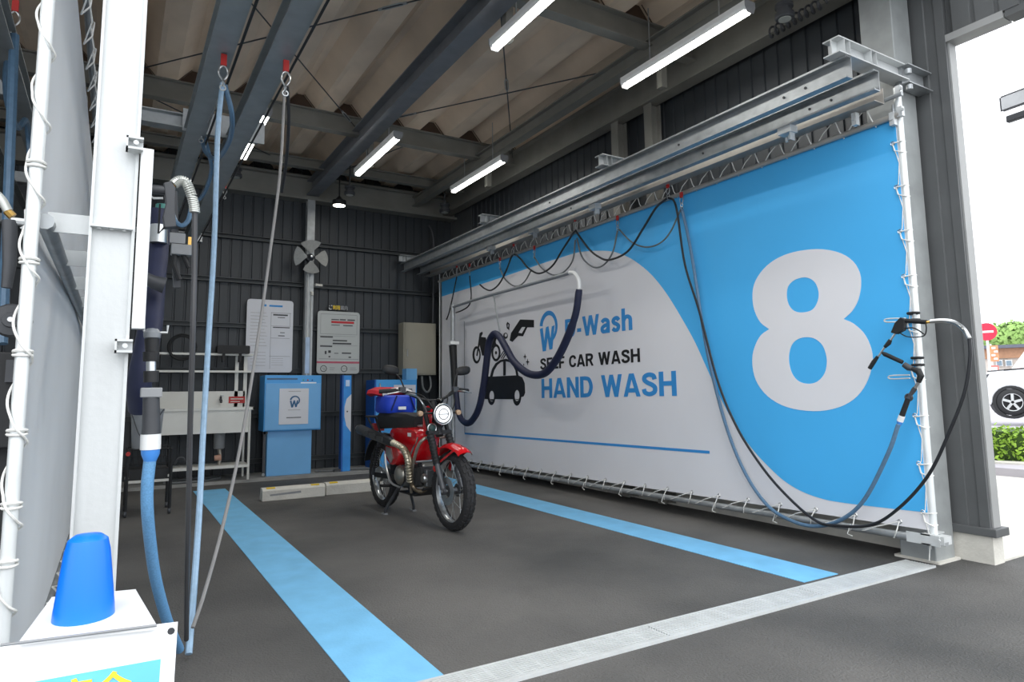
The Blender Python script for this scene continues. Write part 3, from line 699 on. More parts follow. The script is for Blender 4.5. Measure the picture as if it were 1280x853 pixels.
for (u, v, lab) in ((1142, 396, 'black gun holder clamp on the white pipe, above the pressure gun'), (1147, 452, 'black gun holder clamp on the white pipe, above the foam gun')):
    t = thing('gun_holder', lab, 'holder', P(u, v, 3.93))
    p = P(u, v, 3.93)
    part(MB().torus(p+V((0, 0, .02)), (0, 0, 1), .028, .008, 14, 6).torus(p+V((0, 0, -.02)), (0, 0, 1), .028, .008, 14, 6), 'clamp_ring', BLACK, t)
    q = P(u-34, v+3 if v < 420 else v+18, 3.86); r_ = P(u-10, v+2 if v < 420 else v+17, 3.86)
    part(MB().tube(cr([r_, q, q+V((0, 0, -.018)), r_+V((0, 0, -.018))], 4), .0045, 6), 'hook', GALVB, t, label='pale steel hook')

# ------------------------------------------------------------------ vacuum hose on its swing boom
bx = 3.72
bm_ = thing('swing_boom', 'grey pipe boom reaching out from the corner along the banner, carrying the navy hose', 'boom', X(566, 480, bx))
part(MB().tube(cr([X(566, 384, bx), X(600, 373, bx), X(650, 359, bx), X(700, 345, bx), X(712, 341, bx)], 6), .018, 10), 'arm', mat('silver_grey_pipe', (150, 154, 158), .4, .4), bm_)
part(MB().tube(cr([X(712, 341, bx), X(718, 342, bx), X(723, 350, bx), X(724, 362, bx)], 6), .020, 10), 'end_elbow', WHITE, bm_, label='white end elbow')
part(MB().tube([X(617, 369, bx), X(621, 395, bx), X(625, 415, bx)], .009, 8), 'drop_rod', GALV, bm_)
a = X(566, 384, bx); part(MB().tube([(bx, a.y, a.z+.03), (bx, a.y, .035)], .028, 12), 'post', GALV, bm_)
NV = cr([X(*p, bx-.01) for p in ((724, 362), (719, 395), (706, 430), (692, 455), (678, 468), (660, 467), (643, 453), (632, 434), (624, 421), (617, 418), (611, 430), (608, 455), (604, 485), (598, 512), (588, 528), (579, 527), (573, 515), (570, 490))], 8)
solo(MB().tube(NV, [.030]+[.034]*10+[.040]*(len(NV)-30)+[.036]*19, 12), 'vacuum_hose', NAVY, 'thick navy blue vacuum hose looping twice in front of the pictogram', 'hose')
vn = thing('vacuum_nozzle', 'black vacuum nozzle in a holder beside the grey corner post', 'nozzle', X(568, 470, bx))
p = X(568, 470, bx); q = X(566, 432, bx)
part(MB().tube([p+V((0, 0, -.15)), p, q], [.036, .042, .05], 10), 'nozzle', BLACK, vn); part(MB().cbox(q+V((0, 0, .03)), (.12, .12, .04)), 'collar', WHITE, vn)
# ================================================================== CEILING LIGHTS
def fixture(x, y, lab):
    t = thing('tube_light', lab, 'ceiling light', (x, y, 3.5), group='tube lights under the roof')
    k = MB().prof([(x-.045, 3.56), (x+.045, 3.56), (x+.045, 3.525), (x+.03, 3.50), (x-.03, 3.50), (x-.045, 3.525)], 'y', y, y+1.26)
    part(k, 'housing', WHITE, t)
    k = MB().prof([(x-.033, 3.502), (x-.026, 3.485), (x-.010, 3.474), (x+.010, 3.474), (x+.026, 3.485), (x+.033, 3.502)], 'y', y+.02, y+1.24); part(k, 'diffuser', TUBE, t)
    for e in (y-.006, y+1.26): part(MB().prof([(x-.048, 3.562), (x+.048, 3.562), (x+.048, 3.52), (x+.03, 3.478), (x-.03, 3.478), (x-.048, 3.52)], 'y', e, e+.006), 'end_cap', MGREY, t)
    for yh in (.25, .95): part(MB().box(x-.003, x+.003, y+yh, y+yh+.008, 3.56, 4.02), 'hanger', GALV, t)
    la = bpy.data.lights.new('tube_glow', 'AREA'); la.shape = 'RECTANGLE'; la.size = .06; la.size_y = 1.2; la.energy = 7.5; la.color = (1, .98, .93)
    lo = bpy.data.objects.new('tube_glow', la); COL.objects.link(lo); lo.parent = t; lo.location = (0, .63, -.03)
for x, y, lab in ((3.49, 2.72, 'lit tube light nearest the near end of the hose rack'), (2.26, 2.72, 'lit tube light at the top edge, near the front over the middle of the bay'),
                  (3.50, 5.98, 'lit tube light at the back, closest to the banner side'), (2.26, 5.92, 'lit tube light at the back, above the motorcycle'),
                  (1.045, 5.98, 'lit tube light at the back left, partly hidden by a roof rail')):
    fixture(x, y, lab)
def puck(u, v, z, lab, lit=False, s=1.0):
    p = Z(u, v, z); t = thing('spot_lamp', lab, 'ceiling lamp', p)
    prof = [(.0, 0), (.075, 0), (.085, .012), (.085, .05), (.065, .06), (.065, .10), (.08, .11), (.08, .14), (.02, .15), (.012, .16), (.012, .62)] if not lit else [(0, 0), (.10, 0), (.11, .02), (.11, .08), (.07, .09), (.03, .14), (.012, .16), (.012, .62)]
    part(MB().lathe([(r*s, h*s) for r, h in prof], p, (0, 0, 1), 18), 'body', BLACK if lit else DGREY, t)
    part(MB().lathe([(0, -.004), ((.095 if lit else .055)*s, -.004), ((.095 if lit else .055)*s, 0)], p, (0, 0, 1), 18), 'lens', LAMPW if lit else mat('frosted_lens', (180, 184, 180), .4), t)
puck(424, 257, 3.46, 'small round lit lamp under the back girder', True, .8)
puck(437, 244, 3.52, 'unlit ribbed lamp just above the small lit one', False, .8)
puck(556, 266, 3.50, 'unlit ribbed lamp at the far end of the tube light over the banner', False, .9)
puck(295, 222, 3.55, 'unlit ribbed lamp behind the second hose rail', False, .8)
puck(981, 24, 3.50, 'unlit round lamp beside the near tube light, close under the roof', False, .75)
cw = MB(); a = Z(1030, 2, 3.62); b = Z(962, 42, 3.62); pts = []
for i in range(120):
    t = i/119; c = a.lerp(b, t); an = t*2*PI*9; pts.append(c + V((math.cos(an)*.035, 0, math.sin(an)*.035)))
solo(cw.tube(pts, .008, 6), 'coiled_cable', DGREY, 'dark coiled cable hung along the wall beam beside the unlit round lamp', 'cable')

# ================================================================== LEFT HOSE RAILS
lr = thing('hose_rail', 'pair of galvanised hose rails under the roof at the left of the bay', 'rail', (.55, 5.3, 2.76))
RAIL = mat('dull_blue_grey_steel', (160, 166, 168), .45, .4, .06, 10)
for x in (.44, .71):
    part(MB().prof([(x-.12, 2.74), (x-.12, 2.75), (x-.08, 2.75), (x-.08, 2.85), (x-.12, 2.85), (x-.12, 2.86), (x-.02, 2.86), (x-.02, 2.85), (x-.07, 2.85), (x-.07, 2.75), (x+.0, 2.75), (x+.0, 2.74)], 'y', 2.1, 8.85), 'channel', RAIL, lr)
    part(MB().tube([(x+.012, 2.1, 2.725), (x+.012, 8.85, 2.725)], .007, 6), 'trolley_wire', BLACK, lr)
for y in (2.15, 5.0, 8.7):
    k = MB().prof([(y-.05, 2.86), (y+.05, 2.86), (y+.05, 2.867), (y+.004, 2.867), (y+.004, 2.953), (y+.05, 2.953), (y+.05, 2.96), (y-.05, 2.96), (y-.05, 2.953), (y-.004, 2.953), (y-.004, 2.867), (y-.05, 2.867)], 'x', -.05, .82)
    part(k, 'cross_beam', GALV, lr)
part(MB().box(.31, .85, 4.93, 4.94, 2.83, 2.99), 'plate', GALV, lr)
# left neighbour bay rail and hose
ln = thing('hose_rail', 'dark hose rail of the neighbouring bay, left of the white pipe', 'rail', (-.9, 5.3, 2.76))
part(MB().prof([(-.62, 2.74), (-.62, 2.86), (-.52, 2.86), (-.52, 2.85), (-.61, 2.85), (-.61, 2.75), (-.52, 2.75), (-.52, 2.74)], 'y', 2.1, 8.85), 'channel', RAIL, ln)
part(MB().prof([(-.92, 2.74), (-.92, 2.86), (-.82, 2.86), (-.82, 2.85), (-.91, 2.85), (-.91, 2.75), (-.82, 2.75), (-.82, 2.74)], 'y', 2.1, 8.85), 'channel', RAIL, ln)
for y in (5.0, 7.0, 8.7): part(MB().box(-1.2, -.25, y-.05, y+.05, 2.87, 2.96), 'cross_beam', GALV, ln)

def rcar(p, lab, s=1.0):
    t = thing('carabiner', lab, 'carabiner', p); p = V(p); k = MB()
    k.tube(cr([p+V((0, 0, .05))*s, p+V((.018, 0, .03))*s, p+V((.02, 0, 0))*s, p+V((0, 0, -.03))*s, p+V((-.02, 0, 0))*s, p+V((-.018, 0, .03))*s, p+V((0, 0, .05))*s], 4), .005*s, 6)
    part(k, 'hook', SILVER, t); part(MB().cbox(p+V((0, 0, .075))*s, (.028*s, .02*s, .06*s)), 'tape', REDM, t)
    part(MB().torus(p+V((0, 0, -.045))*s, (1, 0, 0), .016*s, .004*s, 12, 5).torus(p+V((0, 0, -.072))*s, (0, 1, 0), .014*s, .004*s, 12, 5), 'chain_ring', SILVER, t)
rcar(Y(279, 93, 3.5), 'red-taped carabiner at the top of the pale blue hose')
rcar(Y(357, 100, 3.38), 'red-taped carabiner at the top of the thin grey cable')
rcar(Y(252, 163, 4.75), 'red-taped carabiner holding the coiled part of the blue hose')
rcar(Y(235, 221, 5.8), 'red-taped carabiner farthest along the first left rail')
rcar(Y(281, 240, 6.6), 'unlabelled small carabiner at the far end of the second left rail'.replace('unlabelled ', ''), .8)
rcar(Y(18, 25, 4.0), 'red-taped carabiner over the hose of the neighbouring bay, top left')

def hoseY(name, label, pts, r, m, cat='hose', k=8, n=8):
    return solo(MB().tube(cr([Y(*p) for p in pts], k), r, n), name, m, label, cat)
hoseY('foam_hose', 'pale blue hose hanging straight from the first rail to the floor', [(278, 104, 3.62), (272, 170, 3.6), (268, 300, 3.55), (261, 420, 3.45), (254, 540, 3.35), (249, 640, 3.2), (243, 730, 3.05), (238, 790, 2.95), (236, 818, 2.9)], .013, HOSEB, k=6)
hoseY('foam_hose', 'blue hose loop slung between two carabiners under the first left rail', [(281, 106, 3.62), (290, 145, 3.7), (287, 175, 4.0), (272, 198, 4.4), (257, 190, 4.7), (252, 168, 4.9)], .014, HOSEB2)
hoseY('foam_hose', 'blue hose hanging from the second carabiner behind the swivel arm', [(255, 170, 4.9), (262, 195, 5.0), (264, 215, 5.2), (256, 240, 5.4), (244, 250, 5.6), (236, 222, 6.0)], .014, HOSEB2)
solo(MB().tube([Y(275, 120, 3.64), Y(255, 165, 4.88)], .005, 6), 'steel_wire', SILVER, 'short bright wire between the two carabiners of the first left rail', 'wire')
hoseY('spray_hose', 'thin grey pressure hose slanting from the second rail down to the floor', [(356, 108, 3.5), (350, 215, 3.5), (337, 320, 3.45), (320, 440, 3.4), (300, 560, 3.3), (278, 660, 3.15), (256, 740, 3.0), (241, 785, 2.9)], .0075, mat('pale_grey_hose', (140, 138, 136), .4), k=6)
hoseY('spray_hose', 'black hose strand hanging in a bend beside the thin grey hose', [(359, 108, 3.5), (361, 150, 3.6), (358, 200, 3.8), (352, 240, 4.0)], .009, HOSEK)

# ------------------------------------------------------------------ hanging tools beside the white column
gy = 2.18
def Q(u, v, y=gy): return Y(u, v, y)
arm = thing('swivel_gun', 'grey pressure gun with brass joint hung high on the white column', 'spray gun', Q(212, 235))
for u0, v0, u1 in ((189, 215, 196), ): 
    part(MB().tube([Q(189, 214), Q(188, 245), Q(192, 248), Q(204, 248)], .0035, 6), 'hook', GALVB, arm)
k = MB(); pts = [(204, 230), (213, 228), (219, 236), (218, 262), (220, 285), (205, 286), (203, 272), (207, 255)]
c = [Q(*q) for q in pts]; n_ = len(c)
k.add([q+V((0, -.015, 0)) for q in c]+[q+V((0, .015, 0)) for q in c], [tuple(range(n_)), tuple(range(2*n_-1, n_-1, -1))]+[(i, (i+1) % n_, n_+(i+1) % n_, n_+i) for i in range(n_)])
part(k, 'body', DGREY, arm, bw=.003)
part(MB().tube([Q(190, 237), Q(207, 238)], .014, 10), 'barrel', DGREY, arm)
part(MB().tube([Q(209, 236), Q(214, 234), Q(219, 230)], [.009, .010, .008], 8), 'brass_joint', BRASS, arm)
ctr = cr([Q(217, 231), Q(224, 226), Q(232, 228), Q(238, 240), Q(242, 254), Q(243.5, 266)], 10); k = MB().tube(ctr, .009, 8)
for i in range(1, len(ctr)-1, 2): k.torus(ctr[i], (ctr[i+1]-ctr[i-1]), .0125, .0035, 12, 5)
part(k, 'spring_guard', mat('pale_spring', (196, 198, 192), .35, .5), arm)
part(MB().tube([Q(205, 285), Q(198, 292), Q(200, 255)], .003, 6), 'trigger_guard', BLACK, arm)
hoseY('spray_hose', 'dark grey hose falling straight from the spring guard beside the white column', [(243.5, 262, gy), (243, 330, 2.2), (241, 420, 2.22), (238, 520, 2.3), (236, 620, 2.4), (234, 720, 2.6), (233, 800, 2.8)], .0085, mat('smoke_hose', (74, 74, 76), .4), k=6)
fg = thing('foam_gun', 'black foam gun with white collar standing in a hook on the white column', 'spray gun', Q(188, 480))
part(MB().tube([Q(180, 393), Q(180, 414), Q(184, 416), Q(209, 416), Q(210, 407)], .0035, 6), 'hook', GALVB, fg)
part(MB().lathe([(.0, .032), (.014, .03), (.023, .018), (.022, .004), (.016, 0)], Q(190, 424), (0, 0, 1), 14), 'cap', mat('smoky_plastic', (128, 132, 136), .3), fg)
part(MB().tube([Q(190, 424), Q(190, 440), Q(189, 441), Q(188.5, 452)], [.020, .018, .022, .020], 12), 'upper_tube', BLACK, fg)
part(MB().tube([Q(189, 452), Q(189, 464)], .013, 12), 'steel_neck', SILVER, fg)
part(MB().tube([Q(189, 464), Q(189, 478)], .020, 12), 'black_joint', BLACK, fg)
k = MB(); p = Q(189, 491); k.cbox(p, (.055, .045, .028)); part(k, 'grey_clamp', MGREY, fg, bw=.003)
part(MB().tube([Q(189, 497), Q(189, 535), Q(188.5, 543)], [.022, .024, .025], 14), 'grip', DGREY, fg)
part(MB().tube([Q(188.5, 543), Q(188, 562)], .027, 14), 'collar', WHITE, fg, label='white collar')
part(MB().tube([Q(188, 561), Q(188, 568), Q(187.5, 577)], [.025, .024, .016], 14), 'hose_nut', mat('bright_blue_plastic', (70, 140, 220)), fg, label='blue hose nut')
k = MB(); c = cr([Q(187.5, 574), Q(184, 610, 2.19), Q(185, 650, 2.22), Q(192, 710, 2.32), (Q(201, 750, 2.42)), Q(212, 785, 2.55), Q(224, 812, 2.75)], 8)
solo(k.tube(c, .0165, 12), 'foam_hose', mat('braided_blue_hose', (104, 158, 204), .45, 0, .09, 220), 'braided blue hose curving down from the foam gun on the white column', 'hose')
# navy vacuum hose and knobs behind
va = thing('vacuum_hose', 'navy vacuum hose hanging behind the white column with a grey knuckle', 'hose', Q(190, 400, 2.9))
part(MB().tube(cr([Q(199, 262, 3.1), Q(198, 300, 3.1), Q(193, 350, 3.0), (Q(189, 400, 2.9)), Q(182, 440, 2.8), Q(174, 480, 2.8), Q(176, 512, 2.85)], 6), .042, 12), 'hose', NAVY, va)
part(MB().tube([Q(199, 282, 3.04), Q(198, 304, 3.04)], .034, 12), 'cuff', SILVER, va); p = Q(197, 310, 3.1); part(MB().tube([p, V((-.07, p.y, p.z))], .012, 8), 'wall_arm', DGREY, va)
part(MB().tube([Q(180, 346, 2.85), Q(192, 353, 2.85), Q(206, 357, 2.85)], [.02, .026, .032], 10), 'knuckle', DGREY, va)
vb = thing('valve_cluster', 'cluster of small grey valves and fittings behind the swivel gun', 'valves', Q(220, 320, 3.4))
part(MB().cbox(Q(221, 299, 3.4), (.07, .05, .05)), 'valve_box', MGREY, vb, bw=.004)
part(MB().cbox(Q(227, 313, 3.4), (.09, .05, .05)), 'grey_block', MGREY, vb, bw=.004)
part(MB().tube([Q(221, 300, 3.4), Q(217, 330, 3.4), Q(224, 350, 3.4)], .012, 8).tube([Q(227, 315, 3.4), Q(236, 335, 3.4)], .010, 8), 'pipework', BLACK, vb)
part(MB().lathe([(.03, 0), (.03, .05)], Q(203, 270, 3.3), (0, 0, 1), 12), 'green_knob', mat('teal_plastic', (60, 130, 120), .4), vb)
part(MB().cbox(Q(237, 302, 3.4), (.014, .02, .04)).cbox(Q(241, 302, 3.4), (.010, .02, .04)), 'brass_fitting', BRASS, vb)
part(MB().bar(Q(217, 240, 3.45), Q(221, 360, 3.45), .03), 'mounting_bar', DGREY, vb)
p = Q(219, 299, 3.45); part(MB().bar(p, V((-.07, 3.45, p.z)), .025), 'mounting_arm', DGREY, vb)
p = Q(203, 270, 3.3); part(MB().bar(p+V((0, .04, 0)), V((-.07, 3.34, p.z)), .02), 'knob_arm', DGREY, vb)
hoseY('spray_hose', 'dark hose bight curving behind the swivel gun', [(214, 262, 3.4), (219, 276, 3.4), (227, 282, 3.4), (235, 276, 3.4), (239, 262, 3.4)], .011, HOSEB2)

# ================================================================== LEFT SHEET AND PIPES
sh = thing('partition_sheet', 'large pale grey vinyl sheet hanging as divider at the left edge', 'sheet', (-.215, 5, .12))
k = MB(); ys = [2.14+i*.4 for i in range(17)]; rows = [.12+(2.66-.12)*j/8 for j in range(9)]
vs = []; 
for d in (0, -.004):
    for y in ys:
        for z in rows: vs.append((-.215+d+.010*math.sin(y*1.7+z*.8)*math.sin((z-.12)/2.54*PI), y, z))
n_ = len(rows); m_ = len(ys); fs = []
for s in (0, 1):
    o_ = s*n_*m_
    for i in range(m_-1):
        for j in range(n_-1): fs.append((o_+i*n_+j, o_+(i+1)*n_+j, o_+(i+1)*n_+j+1, o_+i*n_+j+1))
k.add(vs, fs); k.sm = True
part(k, 'sheet', mat('grey_vinyl', (236, 239, 241), .6, 0, .03, 1.5), sh)
part(MB().tube([(-.213, 2.1, .09), (-.213, 8.6, .09)], .020, 10), 'bottom_pipe', GALV, sh)
part(MB().tube([(-.195, 2.1, 2.78), (-.195, 8.6, 2.78)], .016, 10), 'top_pipe', GALV, sh)
k = MB()
for i in range(22):
    y = 2.4+i*.28
    k.tube([(-.205, y, 2.64), (-.175, y+.03, 2.70), (-.17, y+.05, 2.78), (-.19, y+.07, 2.80)], .004, 5).tube([(-.19, y+.07, 2.79), (-.17, y+.16, 2.70), (-.205, y+.28, 2.64)], .0035, 5)
    k.tube([(-.205, y, .14), (-.18, y+.03, .10), (-.185, y+.05, .06), (-.205, y+.1, .07)], .004, 5).tube([(-.205, y, .14), (-.185, y+.14, .11), (-.205, y+.26, .07)], .0035, 5)
part(k, 'lacing_cord', ROPE, sh, kind='stuff')
pp = thing('lacing_post', 'white steel pipe wound with white cord at the far left', 'post', (-.208, 2.1, 0))
px_ = -.2085
part(MB().tube([(px_, 2.1, 0), (px_, 2.1, 3.2)], .0165, 14), 'pipe', mat('bright_white_pipe', (232, 236, 236)), pp)
pts = []
for i in range(420):
    z = .25+i*2.7/419; a = -i/419*2*PI*13.0+.6; wob = .004*math.sin(i*.31)
    pts.append((px_+math.cos(a)*(.0205+abs(wob)), 2.1+math.sin(a)*(.0205+abs(wob)), z+.02*math.sin(a)))
part(MB().tube(pts, .0032, 6), 'wound_cord', ROPE, pp)
for z in (1.62, 1.36, 1.12, .92, .74, .60): part(MB().torus((px_, 2.1, z), (0, .1, 1), .020, .0042, 16, 6).torus((px_, 2.1, z-.009), (0, -.1, 1), .020, .0038, 16, 6), 'cord_wrap', ROPE, pp)
mr = thing('mid_rail', 'galvanised round rail with flat rungs tying it to the columns along the sheet', 'rail', (-.16, 4.4, 1.47))
part(MB().tube([(-.185, 2.14, 1.475), (-.185, 8.5, 1.475)], .022, 10), 'rail', GALV, mr)
for y in (2.2, 2.75, 3.35, 4.0, 4.7, 5.5, 6.4, 7.4): part(MB().box(-.185, -.08, y-.004, y+.004, 1.46, 1.515), 'rung', GALVB, mr)
part(MB().box(-.079, -.07, 2.21, 8.5, 1.46, 1.515), 'side_bar', GALV, mr)

# neighbouring bay odds and ends
hoseY('foam_hose', 'blue hose hanging in the neighbouring bay at the far left edge', [(18, 44, 4.0), (15, 130, 3.95), (11, 230, 3.9), (7, 330, 3.9), (3, 430, 3.8)], .022, HOSEB2)
hoseY('foam_hose', 'darker blue hose loop at the top left corner', [(16, 46, 4.0), (8, 90, 4.2), (10, 130, 4.4), (22, 160, 4.6), (32, 150, 4.8), (36, 175, 5.0), (38, 215, 5.0)], .016, HOSEB2)
ng = thing('swivel_gun', 'grey pressure gun with brass joint at the far left edge', 'spray gun', Q(15, 270))
part(MB().tube([Q(12, 276), Q(12, 330), Q(8, 360)], [.018, .016, .012], 10), 'body', DGREY, ng)
part(MB().tube(cr([Q(-8, 240), Q(2, 250), Q(10, 264)], 5), .012, 10), 'spring_guard', mat('pale_spring', (196, 198, 192)), ng)
part(MB().tube([Q(9, 264), Q(16, 271)], .011, 8), 'brass_joint', BRASS, ng)
part(MB().tube([Q(14, 276), Q(32, 278)], .010, 8).tube([Q(32, 262), Q(32, 282), Q(26, 286)], .0035, 6), 'holder', GALVB, ng)
nk = thing('hose_reel', 'round black knob on black equipment at the far left edge', 'reel', Q(15, 401, 2.3))
part(MB().lathe([(0, -.03), (.02, -.03), (.022, -.022), (.042, -.02), (.047, -.01), (.047, .02), (.03, .03)], Q(15, 401, 2.3), (0, 1, 0), 20), 'wheel', DGREY, nk)
part(MB().lathe([(0, -.036), (.007, -.036), (.009, -.028)], Q(15, 401, 2.3), (0, 1, 0), 12), 'hub', SILVER, nk)
bx_ = thing('control_box', 'black control box mounted in the neighbouring bay behind the cord-wound pipe', 'box', Q(10, 480, 2.6))
p = Q(0, 440, 2.6); q = Q(22, 560, 2.6); part(MB().box(-.5, q.x, 2.6, 2.75, q.z, p.z), 'case', BLACK, bx_, bw=.005)
a = Q(8, 450, 2.59); b = Q(18, 478, 2.59); part(MB().box(a.x, b.x, 2.585, 2.6, b.z, a.z), 'panel', DGREY, bx_)
part(MB().bar(V((-.3, 2.68, q.z)), V((-.3, 2.68, 0)), .05), 'leg', BLACK, bx_)

# ================================================================== CONE SIGN
cn = thing('sign_cone', 'bright blue cone poking up through the white sign cover', 'cone', (Y(107, 730, 1.25).x, 1.25, 0))
cxx = Y(107, 730, 1.25).x
part(MB().lathe([(.15, .02), (.15, .03), (.09, .06), (.046, .60), (.0415, .665), (.0405, .68), (.031, .765), (.027, .782), (.018, .789), (0, .791)], (cxx, 1.25, 0), (0, 0, 1), 32), 'cone', mat('bright_blue_cone', (10, 118, 240), .35, 0, .03, 4), cn)
part(MB().box(cxx-.17, cxx+.17, 1.08, 1.42, 0, .025), 'foot', BLACK, cn)
sg_ = thing('cone_sign', 'white folded plastic sign cover with a blue notice, bottom left corner', 'sign', (cxx, 1.17, 0))
WP = mat('white_plastic', (238, 239, 240), .4, 0, .02, 4)
A = Z(222, 779, .66); B0 = Z(0, 807, .66); dirx = (B0-A).normalized(); B = A+dirx*.50
nrm = V((dirx.y, -dirx.x, 0)).normalized()
if nrm.y > 0: nrm = -nrm
up = (V((0, 0, 1))*1 - nrm*.28).normalized()
k = MB()
fr = [A, B, B-up*.64, A-up*.64]
k.add(fr+[q-nrm*.006 for q in fr], [(0, 1, 2, 3), (7, 6, 5, 4), (0, 4, 5, 1), (1, 5, 6, 2), (2, 6, 7, 3), (3, 7, 4, 0)])
part(k, 'front_panel', WP, sg_)
zl = .672
C1, C2, C3, C4 = Z(170, 738, zl), Z(64, 748, zl), Z(24, 802, .664), Z(196, 782, .664)
C5, C6 = C1+V((.05, .10, -.02)), C2+V((-.05, .10, -.02))
k = MB(); top = [C1, C2, C3, C4]
k.add(top+[q-V((0, 0, .006)) for q in top], [(0, 1, 2, 3), (7, 6, 5, 4), (0, 4, 5, 1), (1, 5, 6, 2), (2, 6, 7, 3), (3, 7, 4, 0)])
part(k, 'sloping_lid', WP, sg_)
back = [C1, C2, C2+V((-.05, .2, -.62)), C1+V((.05, .2, -.62))]
k = MB().add(back+[q+V((0, .006, 0)) for q in back], [(0, 1, 2, 3), (7, 6, 5, 4), (0, 4, 5, 1), (1, 5, 6, 2), (2, 6, 7, 3), (3, 7, 4, 0)]); part(k, 'back_panel', WP, sg_)
k = MB().tube([C3-V((.05, 0, 0))+(A-B).normalized()*.03, C4], .002, 6); part(k, 'lid_crease', MGREY, sg_)
def onp(u, v, off=.001):  # on the front panel plane
    n = dirx.cross(up).normalized(); d = _ray(u, v); o_ = V((0, 0, EYE)); t = (A-o_).dot(n)/d.dot(n)
    return o_+d*t+nrm*off
if True:
    E1, E0 = onp(201, 824), onp(40, 853)
    ed = (E0-E1).normalized(); E0 = E1+ed*.36
    k = MB(); q4 = [E1, E0, E0-up*.36, E1-up*.36]
    k.add([q+nrm*.0005 for q in q4]+[q-nrm*.001 for q in q4], [(0, 1, 2, 3), (7, 6, 5, 4), (0, 4, 5, 1), (1, 5, 6, 2), (2, 6, 7, 3), (3, 7, 4, 0)]); part(k, 'blue_notice', mat('notice_sky_blue', (96, 186, 240), .5), sg_)
    p0 = onp(70, 853)-up*.075; 
    text('安全', onp(73, 848)-up*.045+nrm*.001, -ed, up, .092, .042, YEL, 'lettering', sg_, th=.001, bold=.03, label='yellow lettering')
    part(MB().lathe([(0, .002), (.005, .002), (.005, 0)], onp(214, 789, .0), nrm, 10), 'rivet', DGREY, sg_)
# white stub behind the sign, on the column foot
part(MB().box(.03, .06, 2.06, 2.09, 0, .06+.0), 'foot_stub', GALVB, lc)
# ================================================================== BACK OF THE BAY
yf = 8.42
def R2(u0, v0, u1, v1, y):
    a = Y(u0, v0, y); b = Y(u1, v1, y); return a.x, b.x, b.z, a.z
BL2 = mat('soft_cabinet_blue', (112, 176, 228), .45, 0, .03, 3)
cb = thing('control_cabinet', 'light blue steel cabinet with a white emblem notice, left of the slim blue post', 'cabinet', (2.0, 8.55, .035))
x0, x1, z0, z1 = R2(331, 469, 401, 536, yf); z0 = .57; z1 = 1.245; x0, x1 = 1.545, 2.225
part(MB().box(x0, x1, yf, 8.75, z0, z1), 'upper_case', BLUE, cb, bw=.006)
part(MB().box(x0+.012, x1-.012, yf-.012, yf, z0+.015, z1-.10), 'door', BL2, cb, bw=.003)
part(MB().box(1.60, 2.13, yf+.05, 8.72, .035, z0), 'lower_case', BL2, cb, bw=.005)
part(MB().box(1.55, 1.58, yf+.02, yf+.05, .035, z0).box(1.545, 1.60, yf+.02, yf+.06, z0-.03, z0), 'stand_post', DGREY, cb)
part(MB().box(1.57, 1.93, yf-.002, yf, z1-.055, z1-.035), 'top_strip', mat('steel_blue_strip', (70, 104, 140), .5), cb)
part(MB().box(1.97, 2.16, yf-.006, yf, z1-.125, z1-.085), 'white_strip', WHITE, cb)
for i, m_ in enumerate((mat('green_dot', (80, 170, 120)), INKR, BLUED)): part(MB().lathe([(.009, 0), (.009, .006), (0, .006)], (2.0+i*.055, yf, z1-.06), (0, -1, 0), 10), 'indicator', m_, cb)
a = Y(349.5, 486, yf-.013); b = Y(385, 530, yf-.013)
nx0, nx1, nz0, nz1 = a.x, b.x, b.z, a.z
yn = yf-.014
part(MB().box(nx0, nx1, yn-.004, yn+.002, nz0, nz1), 'notice', PAPER, cb)
w_ = nx1-nx0
logo(cb, (nx0+w_*.33, yn-.0045, nz0+(nz1-nz0)*.47), (1, 0, 0), (0, 0, 1), w_*.40, mat('slate_blue_ink', (52, 98, 140), .6), mat('slate_blue_ink', (52, 98, 140)), .002)
k = MB().box(nx0+w_*.25, nx0+w_*.75, yn-.0055, yn-.004, nz0+.42*.18, nz0+.42*.21)
part(k, 'notice_bar', INKG, cb)
part(MB().box(nx0+w_*.3, nx0+w_*.72, yn-.0055, yn-.004, nz1-.04, nz1-.030).box(nx0+w_*.3, nx0+w_*.72, yn-.0055, yn-.004, nz0+.17, nz0+.178), 'faint_lines', mat('faint_ink', (176, 176, 176), .6), cb, kind='stuff')
part(MB().lathe([(.018, 0), (.022, .01), (.012, .02), (.0, .02)], (1.56, yf+.03, .06), (0, -1, 0), 12), 'pipe_end', SILVER, cb)

sp = thing('blue_post', 'slim upright blue post with a white curved label, right of the emblem cabinet', 'post', (2.58, 8.5, .035))
x0, x1 = 2.51, 2.61; zt = 1.245
part(MB().box(x0-.0, x1, 8.42, 8.52, .035, zt), 'case', mat('post_blue', (52, 146, 226), .4), sp, bw=.004)
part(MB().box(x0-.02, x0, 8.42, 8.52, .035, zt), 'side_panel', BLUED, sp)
pts = [(x1, zt-.24), (x1-.06, zt-.30), (x1-.085, zt-.40), (x1-.085, zt-.52), (x1-.06, zt-.64), (x1, zt-.72)]
part(MB().ext([(p[0], p[1]) for p in pts], (0, 8.42, 0), (1, 0, 0), (0, 0, 1), (0, -.002, 0)), 'curved_label', PAPER, sp)
part(MB().box(x0+.025, x0+.075, 8.415, 8.42, zt-.14, zt-.06), 'screen', mat('pale_screen', (200, 220, 245), .3), sp)
part(MB().lathe([(.01, 0), (.008, .01), (0, .01)], (x1-.05, 8.418, zt-.46), (0, -1, 0), 10), 'button', BLACK, sp)
part(MB().cbox((2.45, 8.45, .05), (.08, .05, .03)), 'foot', DGREY, sp)

